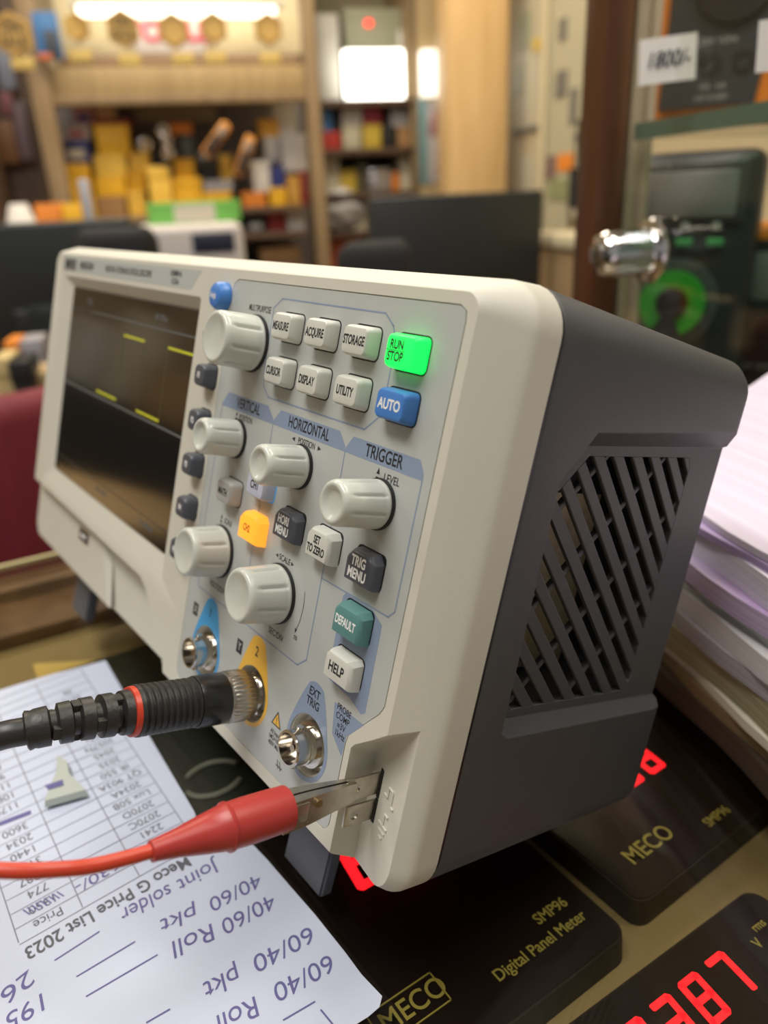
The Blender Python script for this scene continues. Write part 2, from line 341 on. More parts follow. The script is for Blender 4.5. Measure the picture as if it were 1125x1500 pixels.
bb = S.add('round_button', bm, BLUE, label='round blue button above the largest knobs'); S.text('Help', 2.7, -108.0, -5.6, 4.26, PWHITE, bb, .8)

# ---- knobs
def knob(label, cu, cv, rf, rb, h):
    def mod(a, z):
        if z < 1.6 or z > h - 2.2: return 1
        k = (a / (2 * math.pi) * 8 + .25) % 1; dd = min(k, 1 - k) * 45
        e = min(1, (z - 1.6) / .8, (h - 2.2 - z) / .8)
        return 1 - 0.085 * math.exp(-(dd / 3.6) ** 2) * max(0, e)
    prof = [(0.7, rb * .97), (1.0, rb), (1.6, rb), (1.9, rb - .02 * rb)] + [(1.9 + (h - 4.6) * t, rb + (rf + .35 - rb) * t) for t in (.08, .2, .4, .6, .8, .92)] + [(h - 2.2, rf + .35), (h - 1.2, rf + .25), (h - .5, rf), (h - .08, rf - .45), (h, rf - .9), (h - .12, rf - 1.35), (h - .7, rf * .62), (h - .95, rf * .3), (h - 1.0, .05)]
    k = S.add('rotary_knob', bm_lathe(bmesh.new(), prof, 120, cu, cv, mod), KNOB, label=label, smooth=50)
    S.add('knob_collar', bm_lathe(bmesh.new(), [(-.2, rb + .35), (0.75, rb + .3), (0.8, rb - .4)], 48, cu, cv), BLACK, k)
    return k
knob('large ribbed cream knob under MULTIPURPOSE', -85.7, -17.3, 7.4, 8.1, 13.1)
knob('small ribbed cream knob under vertical position', -87.2, -46.2, 5.1, 5.7, 12.4)
knob('small ribbed cream knob under horizontal position', -51.0, -46.3, 5.1, 5.8, 13.0)
knob('small ribbed cream knob under trigger level', -16.1, -46.9, 5.1, 5.9, 13.8)
knob('large ribbed cream knob under vertical scale', -86.3, -81.9, 7.2, 8.0, 12.4)
knob('large ribbed cream knob under horizontal scale', -50.7, -82.4, 7.3, 8.2, 13.1)

# ---- printed lines, tabs and words
def line(pts, wd=0.42, m=PBLUE, name='printed_frame', n=N, closed=False, parent=None, label=None):
    bm = bmesh.new(); P = [Vector((*p, 0)) for p in pts]
    if closed: P.append(P[0])
    for p, q in zip(P, P[1:]):
        d = (q - p).normalized(); s = Vector((-d.y, d.x, 0)) * wd / 2; e = d * wd * .4
        a = [p + s - e, p - s - e, q - s + e, q + s + e]
        bm.faces.new([bm.verts.new((x.x, x.y, n)) for x in a])
    return S.add(name, bm, m, parent or inlay, label, smooth=0)
def plate(pts, m, name='printed_tab', n=0.03, label=None): 
    bm = bmesh.new(); bm.faces.new([bm.verts.new((x, y, n)) for x, y in pts]); return S.add(name, bm, m, inlay, label, smooth=0)
line([(-73.7, -3.4), (-26.9, -3.4), (-23.2, -6.0), (-21.2, -10), (-21.2, -26.5), (-26.7, -31.1), (-72.9, -31.1), (-76.5, -28.3), (-77.7, -20), (-77.7, -6.2)], closed=True)
plate([(-96.4, -33.4), (-72.1, -33.4), (-68.2, -36.6), (-68.2, -38), (-99.3, -38), (-98.5, -36)], PBLUE)
plate([(-65, -33.4), (-36.2, -33.4), (-32.8, -36.8), (-32.8, -38), (-67.9, -38), (-67.9, -36.6)], PBLUE)
plate([(-30.3, -33.6), (-5, -33.6), (-3.1, -36.2), (-3.1, -38), (-32.6, -38), (-32.6, -36.8)], PBLUE)
line([(-99.3, -37), (-99.3, -93.5), (-96.7, -95.4)], .35); line([(-68.0, -37), (-68.0, -96.0)], .35); line([(-32.6, -37.5), (-32.6, -71.3)], .35)
line([(-3.1, -37), (-3.1, -68.9), (-5.0, -70.9), (-32.6, -71.3)], .4); line([(-32.6, -71.3), (-32.6, -94.2), (-36.2, -97.3), (-96.7, -97.3), (-99.3, -93.5)], .4)
S.text('VERTICAL', 4.3, -83.2, -35.7, N + .02, PDARK, inlay, .74, bold=.04); S.text('HORIZONTAL', 4.3, -50.3, -35.7, N + .02, PDARK, inlay, .72, bold=.04); S.text('TRIGGER', 4.4, -17.6, -35.8, N + .02, PDARK, inlay, .80, bold=.04)
S.text('MULTIPURPOSE', 2.6, -85.4, -7.2, N, PDARK, inlay, .72); S.text('POSITION', 2.5, -83.6, -39.6, N, PDARK, inlay, .72); S.text('POSITION', 2.4, -49.9, -39.7, N, PDARK, inlay, .78)
S.text('LEVEL', 2.7, -13.2, -40.4, N, PDARK, inlay, .85); S.text('SCALE', 2.4, -50.6, -72.5, N, PDARK, inlay, .85); S.text('SCALE', 2.4, -84.4, -72.0, N, PDARK, inlay, .72)
S.text('SEC/DIV', 2.6, -48.6, -93.8, N, PDARK, inlay, .85); S.text('VOLTS/DIV', 2.6, -85.0, -93.3, N, PDARK, inlay, .8); S.text('s', 2.4, -60, -90, N, PDARK, inlay); S.text('ns', 2.4, -39.2, -90.6, N, PDARK, inlay, .8)
line([(-38.6, -77.5), (-38.2, -80), (-38.1, -82.5), (-38.6, -86), (-39.4, -88.2)], .22, PDARK, 'printed_arrow')
def tri(u, v, s, a, h=N + .01):
    c = [(u + s * math.cos(R(a + k)), v + s * math.sin(R(a + k))) for k in (0, 135, 225)]; return c
for t in (tri(-56.3, -39.7, .9, 180), tri(-43.8, -39.7, .9, 0), tri(-18.4, -39.5, .9, 90), tri(-18.4, -41.5, .9, 270), tri(-89.3, -38.9, .8, 90), tri(-89.3, -40.6, .8, 270), tri(-54.6, -72.5, .8, 180), tri(-46.6, -72.5, .8, 0), tri(-88.8, -71.3, .8, 90), tri(-88.8, -73, .8, 270), tri(-39.7, -88.9, .8, 260)):
    plate(t, PDARK, 'printed_arrow', N + .01)
# pocket behind DEFAULT and HELP, probe note
plate([(-21.8, -71.4), (-10.7, -71.4), (-6.4, -73.6), (-6.0, -96.0), (-7.4, -97.0), (-12.6, -95.2), (-21.8, -94.6), (-22.6, -93.6), (-22.6, -72.4)], PBLUE)
plate([(-17.9, -98.9), (-5.6, -98.9), (-11.0, -105.0), (-11.4, -110.5), (-16.5, -107.0)], PBLUE)
S.text('PROBE\nCOMP\n≈3V\n1kHz', 2.4, -13.6, -102.6, N + .02, PDARK, inlay, .82)
# coloured collars round the sockets
def collar(cx, m, txt, tm, size, name='socket_collar'):
    cy = -115.5; out = []; inn = []; k = 40
    for i in range(k):
        a = 2 * math.pi * i / k; x, y = 9.6 * math.cos(a), 9.6 * math.sin(a)
        if math.sin(a) > 0.25:
            t = (math.sin(a) - .25) / .75; y = 9.6 * math.sin(a) + t * 8.2; x = 9.6 * math.cos(a) * (1 + .0 * t) + (math.copysign(3.4, math.cos(a)) - 9.6 * math.cos(a)) * t * .5 if abs(math.cos(a)) > .25 else x
        out.append((cx + x, cy + y)); inn.append((cx + 8.3 * math.cos(a), cy + 8.3 * math.sin(a)))
    bm = bmesh.new(); A = [bm.verts.new((*p, 0.035)) for p in out]; B = [bm.verts.new((*p, 0.035)) for p in inn]
    for i in range(k): bm.faces.new((A[i], A[(i + 1) % k], B[(i + 1) % k], B[i]))
    c = S.add(name, bm, m, inlay, smooth=0); S.text(txt, size, cx - .4, cy + (12.9 if len(txt) < 3 else 13.2), 0.06, tm, c, .85, bold=.04); return c
collar(-86, PCYAN, '1', PDARK, 4.2); collar(-56, PYEL, '2', PDARK, 4.2); collar(-26, PBLUE, 'EXT\nTRIG', PDARK, 3.2)
for cx, ch in ((-66.2, 'Y'), (-96.5, 'X')):
    p = plate([(cx - 1.7, -107.3), (cx + 1.7, -107.3), (cx + 1.7, -103.0), (cx - 1.7, -103.0)], PDARK, 'printed_square', .03); S.text(ch, 3.4, cx, -105.2, .05, INLAY, p, .8, bold=.05)
plate([(-43.3, -118), (-38.2, -118), (-40.8, -113.4)], PDARK, 'warning_triangle', .03, 'yellow warning triangle with black edge'); plate([(-42.6, -117.6), (-38.9, -117.6), (-40.8, -114.2)], PYEL, 'warning_triangle', .05); S.text('!', 2.6, -40.8, -116.4, .07, PDARK, inlay, .9)
S.text('All Inputs\n1MΩ=18pF\n400V Max', 1.9, -40.2, -121.8, N, PDARK, inlay, .75)
line([(-37.5, -127.9), (-34.6, -127.9)], .35, PDARK, 'ground_sign'); line([(-37.2, -126.4), (-36.4, -128.6)], .3, PDARK, 'ground_sign'); line([(-36.0, -126.4), (-35.2, -128.6)], .3, PDARK, 'ground_sign')
# BNC sockets
def socket(cx, length, label):
    s_ = S.add('bnc_socket', bm_lathe(bmesh.new(), [(-3.15, 7.5), (-3.0, 7.5), (-2.9, 6.2), (-0.8, 6.2), (-0.7, 5.0), (1.6, 5.0), (1.7, 4.75), (length - 1, 4.75), (length - .4, 4.9), (length, 4.7), (length, 4.1), (length - 4, 4.0), (length - 4, 1.2), (length - 1.4, 1.0), (length - 1.4, 0.2)], 48, cx, -115.5), NICKEL, label=label)
    for sgn in (1, -1):
        S.add('bayonet_pin', bm_tube(bmesh.new(), [(cx, -115.5 + sgn * 4.3, length * .5), (cx, -115.5 + sgn * 5.9, length * .5)], .95, 14), NICKEL, s_)
    return s_
socket(-86, 5.8, 'nickel socket in the blue collar'); socket(-26, 5.8, 'nickel socket in the slate collar'); socket(-56, 5.0, 'nickel socket in the yellow collar')
# probe compensation tabs
def tab(v0, v1, n1):
    t = S.add('terminal_tab', bm_box(bmesh.new(), -4.8, -4.1, v0, v1, -12, n1, .12), STEEL, label='flat steel terminal tab')
    boolean(t, [cutter(bm_rod_u(-8, 0, (v0 + v1) / 2, n1 - 3.0, 1.25))]); return t
def bm_rod_u(u0, u1, v, n, r):
    bm = bmesh.new(); bm_tube(bm, [(u0, v, n), (u1, v, n)], r, 18); return bm
tab(-118.4, -112.4, 2.6); tab(-125.6, -120.0, 1.4)
S.add('tab_slot', bm_box(bmesh.new(), -4.4, -3.4, -119.2, -111.7, -8.6, -7.72), BLACK, smooth=0); S.add('tab_slot', bm_box(bmesh.new(), -4.4, -3.4, -126.2, -119.6, -8.6, -7.72), BLACK, smooth=0)
# raised signs on the sloped floor of the well
def emb(segs, name):
    bm = bmesh.new()
    for a, b in segs:
        nn = lambda u: -8.2 + (u + 4.5) * (3.6 / 13.3) + .16
        bm_tube(bm, [(a[0] + .6, a[1] + 1.6, nn(a[0] + .6)), (b[0] + .6, b[1] + 1.6, nn(b[0] + .6))], .3, 8)
    S.add(name, bm, BEZEL)
emb([((-1.6, -117.6), (0.2, -117.6)), ((0.2, -117.6), (0.2, -115.0)), ((0.2, -115.0), (2.4, -115.0)), ((2.4, -115.0), (2.4, -118.8)), ((2.4, -118.8), (3.8, -118.8))], 'embossed_square_wave')
emb([((0.6, -122.0), (0.6, -125.2)), ((-1.6, -125.2), (2.8, -125.2)), ((-1.0, -126.8), (2.2, -126.8)), ((-.2, -128.4), (1.4, -128.4)), ((.6, -122), (2.4, -122.0))], 'embossed_ground_sign')
# usb port
u_ = S.add('usb_port', bm_box(bmesh.new(), -226, -213.4, -121.8, -116.0, -7, -4.6, .3), STEEL); S.add('usb_tongue', bm_box(bmesh.new(), -225, -214.4, -121, -116.8, -5, -4.5), BLACK, u_); S.add('usb_tongue', bm_box(bmesh.new(), -223.5, -216, -119.6, -118.4, -5, -4.3), PWHITE, u_)

# ---- rear housing
def bloft(secs):
    bm = bmesh.new(); L = []
    for u0, u1, v0, v1, r, n in secs: L.append([bm.verts.new((x, y, n)) for x, y in rrect(u0, u1, v0, v1, r, 8)])
    for a, b in zip(L, L[1:]):
        k = len(a)
        for i in range(k): bm.faces.new((a[i], a[(i + 1) % k], b[(i + 1) % k], b[i]))
    bm.faces.new(L[0][::-1]); bm.faces.new(L[-1]); return bm
S.add('seam', bloft([(-294.8, 12.55, -140.0, 7.95, 11.2, -15.5), (-294.8, 12.55, -140.0, 7.95, 11.2, -17.6)]), BLACK)
body = S.add('rear_housing', bloft([(-294.6, 12.4, -139.7, 7.7, 10.6, -16.9), (-295.1, 12.8, -140.0, 8.1, 11, -17.7), (-294.6, 12.7, -137.5, 4.5, 9, -100), (-293.8, 12.0, -136.6, 3.2, 8.5, -103.4), (-291.5, 9.6, -134, 0.8, 7.5, -105.6)]), BODY, label='dark grey rear housing')
def side_cut(bm_fn):   # prisms drawn in (n, v), extruded along u
    return None
def prism_u(out, inn, ua, ub):
    bm = bmesh.new(); a = [bm.verts.new((ua, v, n)) for n, v in out]; b = [bm.verts.new((ub, v, n)) for n, v in inn]
    k = len(out)
    for i in range(k): bm.faces.new((a[i], a[(i + 1) % k], b[(i + 1) % k], b[i]))
    bm.faces.new(a[::-1]); bm.faces.new(b); return bm
outp = [(-27.2, -33), (-37, -20.6), (-120, -13.2), (-120, -102.2), (-31.2, -98.3), (-28.6, -96.5)]
innp = [(-29.2, -35.5), (-40.5, -24.6), (-120, -19.3), (-120, -99.8), (-33, -96.0), (-29.6, -95.0)]
ow = [(p[0] + (p[0] - q[0]) * .12, p[1] + (p[1] - q[1]) * .12) for p, q in zip(outp, innp)]
win = [(-30, -40.5), (-42.6, -27.0), (-88.4, -24.4), (-90.0, -27.0), (-89.6, -92.6), (-86.5, -95.4), (-40, -93.6), (-30, -93.6)]
cuts = [cutter(prism_u(ow, innp, 13.3, 8.0)), cutter(prism_u([(a, b) for a, b in ow], innp, -295.6, -290.3)), cutter(prism_u(win, win, 9.0, -14.0))]
boolean(body, cuts); soften(body, 0.6, 2, 32)
# vent slats cut to the window's outline
def clip(poly, f):
    out = []
    for i, p in enumerate(poly):
        q = poly[(i + 1) % len(poly)]; a, b = f(p), f(q)
        if a >= 0: out.append(p)
        if a * b < 0: t = a / (a - b); out.append((p[0] + (q[0] - p[0]) * t, p[1] + (q[1] - p[1]) * t))
    return out
vent = S.add('vent_grille', prism_u(win, [(n * 1.0, v) for n, v in win], -13.9, -13.4), BLACK, label='dark backing behind the vent slats', smooth=0)
wo = [(-29.8, -40.4), (-42.5, -26.8), (-88.5, -24.2), (-90.2, -26.9), (-89.8, -92.7), (-86.6, -95.6), (-40, -93.8), (-29.8, -93.8)]
for k in range(-1, 15):
    c1 = 57.4 - 8.8 * k; c0 = 61.3 - 8.8 * (k + 1)
    poly = clip(clip(wo, lambda p: c1 - (p[1] - p[0])), lambda p: (p[1] - p[0]) - c0)
    if len(poly) >= 3: soften(S.add('vent_slat', prism_u(poly, poly, 8.0, 6.7), BODY, vent, smooth=30), .3, 2, 40)
for sm in (-78, -103, -128, -153):      # cross ribs tying the slats together
    poly = clip(clip(wo, lambda p: sm + 1.1 - (p[0] + p[1])), lambda p: (p[0] + p[1]) - sm + 1.1)
    if len(poly) >= 3: soften(S.add('vent_rib', prism_u(poly, poly, 7.2, 5.2), BODY, vent, smooth=30), .3, 1, 40)
S.add('inner_chassis', bm_box(bmesh.new(), -9, -8.4, -92, -40, -76, -38), mat('chassis_brass', (0.55, 0.48, 0.28), .35, .8, noise=.4, scale=200), vent, label='pale metal chassis glimpsed through the vents')
# hole tests leave the inner box dark
# ---- feet
FOOT = mat('foot_slate', (0.10, 0.105, 0.125), 0.42)
for u0, u1 in ((-47, -26.3), (-255.7, -235)):
    bm = bmesh.new(); pts = [(-17.5, -134), (-22.8, -134), (-20.4, -168.6), (-15.9, -168.9)]
    a = [bm.verts.new((u0, v, n)) for n, v in pts]; b = [bm.verts.new((u1, v, n)) for n, v in pts]
    for i in range(4): bm.faces.new((a[i], a[(i + 1) % 4], b[(i + 1) % 4], b[i]))
    bm.faces.new(a[::-1]); bm.faces.new(b); bmesh.ops.bevel(bm, geom=bm.edges[:], offset=.8, segments=2, affect='EDGES')
    S.add('tilt_foot', bm, FOOT, label='slate flip-out tilt foot')
for u0 in (-20, -262):
    z = PW(u0, 0, 0)
    n_, v_ = -92, -136
    # pad from the housing down to the glass
    dz = (CT * v_ + ST * n_) / 1000 + TZ
    S.add('rubber_foot', bm_tube(bmesh.new(), [(u0, v_ + 4, n_), (u0, v_ - dz * 1000 * CT + .4, n_ - dz * 1000 * ST)], 7, 20), BLACK)

# ================================================================== PROBE CABLE on socket 2
P = Frame('probe_cable', (-56, -115.5, 8), 'black coaxial probe cable with knurled metal plug on the yellow socket', 'cable')
cx, cy = -56, -115.5
P.add('locking_collar', bm_lathe(bmesh.new(), [(1.2, 6.6), (1.5, 7.0), (3.2, 7.0), (3.4, 7.3), (8.2, 7.3), (8.6, 7.0), (9.4, 7.05), (9.6, 6.2)], 216, cx, cy, lambda a, z: 1 + (.022 * math.cos(a * 36) if 3.3 < z < 8.3 else 0)), mat('knurled_nickel', (0.50, 0.46, 0.40), .3, 1.0), label='knurled nickel locking collar', smooth=60)
P.add('plug_sleeve', bm_lathe(bmesh.new(), [(9.2, 6.9), (9.8, 7.25), (17.6, 7.2), (18.2, 7.05)], 64, cx, cy), mat('gloss_rubber', (0.012, 0.012, 0.012), .3, coat=.2))
rp = []; z = 18.0
while z < 34.2: rp += [(z, 6.3), (z + .35, 6.85), (z + 1.0, 6.85), (z + 1.35, 6.3)]; z += 1.75
P.add('ribbed_grip', bm_lathe(bmesh.new(), rp, 64, cx, cy), RUBBER)
P.add('red_ring', bm_lathe(bmesh.new(), [(34.9, 6.1), (35.0, 6.6), (36.4, 6.5), (36.5, 6.0)], 48, cx, cy), RED_WIRE, label='thin red ring')
P.add('grip_flange', bm_lathe(bmesh.new(), [(33.6, 6.5), (34.0, 6.9), (35.0, 6.8), (35.1, 6.1)], 48, cx, cy), RUBBER)
def cpath(n): t = max(0, n - 45); return (cx - 0.006 * t * t - .04 * t, cy - .0075 * t * t - .02 * t)
bm = bmesh.new(); ax = []; rad = []; n = 36.2; segs = [(36.2, 5.9), (38.6, 5.7)]
for k in range(4):
    b0 = 39.2 + k * 5.0; rr = 5.6 - k * .22; segs += [(b0, 3.6), (b0 + 1.3, 3.6), (b0 + 1.7, rr), (b0 + 4.6, rr - .1)]
segs += [(59.4, 4.6), (60.6, 4.9), (61.0, 4.3)]
bm_tube(bm, [(*cpath(a), a) for a, r in segs], [r for a, r in segs], 28); P.add('strain_relief', bm, RUBBER, smooth=45)
bm = bmesh.new()
for k in range(4):                                            # webs bridging the gaps on two sides
    b0 = 39.2 + k * 5.0
    for sg in ((1, 0), (-1, 0)) if k % 2 else ((0, 1), (0, -1)):
        c = cpath(b0 + .7); bm_box(bm, c[0] + sg[0] * 3.4 - 1.6, c[0] + sg[0] * 3.4 + 1.6, c[1] + sg[1] * 3.4 - 1.6, c[1] + sg[1] * 3.4 + 1.6, b0 - .5, b0 + 2, .2, 1)
P.add('strain_relief_web', bm, RUBBER)
pts = [(*cpath(58), 58), (*cpath(61), 61), (-60.0, -119.2, 66), (-66, -125, 74), (-82, -138, 84), (-110, -152, 92), (-150, -166, 98), (-210, -180, 96)]
P.add('coax_cable', bm_tube(bmesh.new(), spline(pts, 8), 3.4, 20), mat('coax_jacket', (0.02, 0.02, 0.021), .38))

# ================================================================== TEST LEAD clipped on the upper tab
K = Frame('alligator_clip_lead', (-5.2, -116, 20), 'red booted alligator clip on a red wire biting the upper terminal tab', 'test lead')
def jaw(side):
    # a folded channel: flat spine with two cheeks
    bm = bmesh.new(); s = side
    secs = [(-0.2, .8, 1.6), (.4, 1.0, 2.5), (3, 1.2, 2.8), (8, 1.6, 3.2), (13, 2.1, 3.6), (17, 2.4, 3.8), (21, 2.5, 3.8)]
    L = []
    for n, off, hh in secs:
        cu = -4.45 + s * .25; cv = -115.6 - (n - 2) * .05
        t = .35
        o = [(cu + s * .05, cv + hh), (cu + s * off, cv + hh), (cu + s * off, cv - hh), (cu + s * .05, cv - hh), (cu + s * .05, cv - hh + t), (cu + s * (off - t), cv - hh + t), (cu + s * (off - t), cv + hh - t), (cu + s * .05, cv + hh - t)]
        L.append([bm.verts.new((a, b, n)) for a, b in o])
    for a, b in zip(L, L[1:]):
        for i in range(8): bm.faces.new((a[i], a[(i + 1) % 8], b[(i + 1) % 8], b[i]))
    bm.faces.new(L[0][::-1]); bm.faces.new(L[-1]); return bm
K.add('jaw', jaw(1), STEEL); K.add('jaw', jaw(-1), STEEL)
bm = bmesh.new()
for i in range(6): bm_box(bm, -4.1, -3.2, -118 - i * .0, -113.2, 1.6 + i * 1.0, 2.1 + i * 1.0, .1, 1)
K.add('jaw_teeth', bm, STEEL)
K.add('pivot_pin', bm_tube(bmesh.new(), [(-7.2, -114.4, 12.5), (-1.4, -114.4, 12.5)], 1.0, 16), mat('brass_pin', (.55, .4, .25), .3, 1.0))
K.add('grip_handle', bm_box(bmesh.new(), -2.0, -1.6, -118.2, -113.4, 15, 26, .2), STEEL); K.add('grip_handle', bm_box(bmesh.new(), -7.4, -7.0, -118.2, -113.4, 15, 26, .2), STEEL)
K.add('spring', bm_tube(bmesh.new(), spline([(-5 + 1.5 * math.cos(i * 1.2), -115.5 + 1.5 * math.sin(i * 1.2), 13 + i * .18) for i in range(24)], 3), .28, 6), STEEL)
bp_ = [(18.6, 4.5), (18.8, 5.0), (22, 5.1), (29.6, 5.15), (33.2, 5.0), (33.5, 5.35), (34.0, 5.35), (34.3, 4.9), (40, 3.9), (45, 2.9), (49.6, 2.25), (50.6, 2.2), (50.7, 1.6)]
bc = lambda n: (-5.2, -116 - (n - 17) * .055)
bm = bmesh.new(); bm_tube(bm, [(*bc(n), n) for n, r in bp_], [r for n, r in bp_], 32)
K.add('vinyl_boot', bm, RED_PVC, label='tapered red vinyl boot', smooth=50)
K.add('lead_wire', bm_tube(bmesh.new(), spline([(*bc(49), 49), (-5.4, -118.0, 55), (-5.8, -118.0, 62), (-6.6, -117.4, 68), (-9, -117.2, 75), (-16, -119, 83), (-34, -128, 94), (-70, -146, 104), (-120, -172, 108), (-170, -187, 106)], 8), 1.5, 16), RED_WIRE)

# ================================================================== UNDER THE GLASS
MB = mat('meter_black', (0.020, 0.014, 0.009), 0.5, spec=.25); OLIVE = mat('olive_print', (0.34, 0.30, 0.06), .5); LEDR = mat('red_led_segment', (0.5, 0.0, 0.0), .4, emit=(1.0, 0.012, 0.02), es=1.9)
MSIDE = mat('meter_side', (0.05, 0.03, 0.02), .5)
def flat_text(parent, s, size, x, y, z, rot, m, sx=.85, align='LEFT', name='lettering', shear=0, bold=0):
    c = bpy.data.curves.new(name, 'FONT'); c.body = s; c.size = size; c.align_x = align; c.align_y = 'CENTER'; c.materials.append(m); c.shear = shear; c.offset = bold
    o = bpy.data.objects.new(name, c); C.objects.link(o)
    if parent: o.parent = parent
    o.location = (x, y, z); o.rotation_euler = (0, 0, rot); o.scale = (sx, 1, 1); return o
def digit(bm, ch, ox, oy, w_, h_, z, t=.0021):
    seg = {'0': 'abcdef', '1': 'bc', '2': 'abged', '3': 'abgcd', '7': 'abc', '8': 'abcdefg', '4': 'fgbc', '5': 'afgcd'}[ch]
    geo = {'a': (0, h_, w_, h_), 'd': (0, 0, w_, 0), 'g': (0, h_ / 2, w_, h_ / 2), 'b': (w_, h_ / 2, w_, h_), 'c': (w_, 0, w_, h_ / 2), 'e': (0, 0, 0, h_ / 2), 'f': (0, h_ / 2, 0, h_)}
    for s in seg:
        x0, y0, x1, y1 = geo[s]; sk = .12
        x0 += y0 * sk; x1 += y1 * sk
        d = Vector((x1 - x0, y1 - y0, 0)); L = d.length; d.normalize(); nrm = Vector((-d.y, d.x, 0)) * t / 2; p = Vector((ox + x0, oy + y0, z)) + d * .0004; q = p + d * (L - .0008)
        p -= d * t * .42; q += d * t * .42; c_ = d * t * .2; pts = [p + c_ + nrm, q - c_ + nrm, q + nrm * .6, q - nrm * .6, q - c_ - nrm, p + c_ - nrm, p - nrm * .6, p + nrm * .6]
        bm.faces.new([bm.verts.new(x) for x in pts])
def meter(cx, cy, label, texts, digits, dig_x, dig_y, ang=0.0, L=.096, W=.048, top=-0.0125, dk=1.0):
    """a 96 x 48 panel meter lying face up; its own x axis runs along the text"""
    r = empty('panel_meter', (cx, cy, -.022), (0, 0, R(90) + ang)); tag(r, label, 'panel meter')
    hz = top + .022
    b = obj('meter_bezel', bm_prism(bmesh.new(), rrect(-L / 2, L / 2, -W / 2, W / 2, .005, 5), 0, hz, rrect(-L / 2 + .0005, L / 2 - .0005, -W / 2 + .0005, W / 2 - .0005, .005, 5)), MB, r)
    obj('meter_window', bm_prism(bmesh.new(), rrect(-L / 2 + .0012, L / 2 - .0012, -W / 2 + .0012, W / 2 - .0012, .0045, 4), hz - .001, hz + .0003), mat('meter_window', (0.010, 0.005, 0.004), .35, spec=.25), r)
    for (s, sz, x, y, bx) in texts:
        flat_text(r, s, sz, x, y, hz + .0006, 0, OLIVE, .9, bold=.00008)
        if bx:
            bm = bmesh.new(); x0, x1, y0, y1 = bx
            for a in ((x0, x1, y0, y0 + .0004), (x0, x1, y1 - .0004, y1), (x0, x0 + .0004, y0, y1), (x1 - .0004, x1, y0, y1)): bm_box(bm, *a, hz + .0004, hz + .0007)
            obj('logo_frame', bm, OLIVE, r, 0)
    if digits:
        for i, ch in enumerate(digits):
            bm = bmesh.new(); digit(bm, ch, dig_x + i * .0112 * dk, dig_y, .0058 * dk, .0112 * dk, hz + .0005 + (i % 2) * .00001, .0020 * dk); tag(obj('led_digit', bm, LEDR, r, 0), f'glowing red digit {ch}')
    return r
# meters' own axes: x along +y world, y along -x world
meter(-.019, -.010, 'black panel meter under the glass below the front right foot', [('MECO', .0082, -.0265, -.0285, (-.0285, -.007, -.0335, -.0235)), ('SMP96', .0050, .028, -.0290, None), ('Digital Panel Meter', .0050, .0065, -.0355, None)], '88', -.007, .012, R(-4), .096, .096, -.0125, 1.7)
meter(-.0165, .094, 'black panel meter under the glass behind the rear right corner', [('MECO', .0085, -.037, -.034, None), ('SMP96', .005, -.004, -.040, None)], '88', -.0095, -.013, R(-3), .096, .096, -.0125, 1.1)
meter(.0640, .026, 'black panel meter reading 387 at the lower right', [('V', .0042, .0305, .0105, None), ('rms', .0036, .0345, .0140, None), ('~', .006, .0345, .0065, None)], '2387', -.0203, .0030, R(-6))
# the dark board with a ring mark and its sticker
bd = empty('dark_meter_box', (-.145, -.022, -.022), (0, 0, R(84))); tag(bd, 'greenish black box under the glass left of the sheet marked with a pale ring', 'meter box')
GBLK = mat('green_black', (0.018, 0.024, 0.018), .4, noise=.6, scale=60)
obj('box_body', bm_box(bmesh.new(), -.040, .034, -.072, .075, 0, .009, .0015), GBLK, bd)
bm = bmesh.new()
for a0, a1 in ((20, 150), (190, 330)): 
    bm_tube(bm, [(.011 * math.cos(R(a)) - .004, .009 * math.sin(R(a)) - .038, .0094) for a in range(a0, a1, 10)], .0011, 6)
tag(obj('ring_mark', bm, mat('pale_mark', (0.25, 0.28, 0.25), .5), bd), 'pale curved ring mark')
st = empty('yellow_sticker', (0, 0, 0)); p = [tz(*q, -.0195) for q in ((48, 972), (235, 962), (295, 965), (292, 1012), (60, 1010))]
c0 = sum(p, Vector()) / 5; st.location = (c0.x, c0.y, -.0219)
bm = bmesh.new(); bm_prism(bm, [((a - c0).x, (a - c0).y) for a in p], 0, .0024); obj('sticker_card', bm, mat('yellow_card', (0.80, 0.60, 0.18), .5, noise=.15, scale=80), st); tag(st, 'yellow card under the glass beyond the price list', 'card')
mr = tz(205, 1003, -.019); o = obj('maroon_disc', bm_lathe(bmesh.new(), [(0, .011), (.003, .011), (.004, .009)], 24), mat('maroon', (.2, .02, .02), .4)); o.location = (mr.x, mr.y, -.0219); tag(o, 'small maroon disc under the glass beside the yellow card', 'disc')

# ================================================================== THE PRICE LIST on the glass
poly = [(-230, 1114), (0, 1014), (80, 990), (155, 970), (222, 1085), (285, 1192), (303, 1243), (335, 1236), (362, 1231), (392, 1262), (425, 1300), (462, 1342), (505, 1396), (530, 1430), (560, 1462), (556, 1478), (540, 1492), (480, 1530), (360, 1600), (0, 1800), (-300, 1500)]
pw = [tz(*q) for q in poly]; pc = Vector((-.09, -.08, 0))
sheet = empty('price_list_sheet', (pc.x, pc.y, 0.0)); tag(sheet, 'torn printed and handwritten price list lying upside down on the glass', 'paper')
def lift(x, y):   # slow waves of the sheet, metres
    return .0004 + .00045 * (1 + math.sin(x * 55 + y * 20)) * .5 + .00035 * (1 + math.sin(y * 90 + 1)) * .5
bm = bmesh.new(); bm.faces.new([bm.verts.new((a.x - pc.x, a.y - pc.y, 0)) for a in pw]); bmesh.ops.triangulate(bm, faces=bm.faces)
bmesh.ops.subdivide_edges(bm, edges=bm.edges[:], cuts=5, use_grid_fill=True)
for v in bm.verts: v.co.z = lift(v.co.x, v.co.y) 
bmesh.ops.recalc_face_normals(bm, faces=bm.faces)
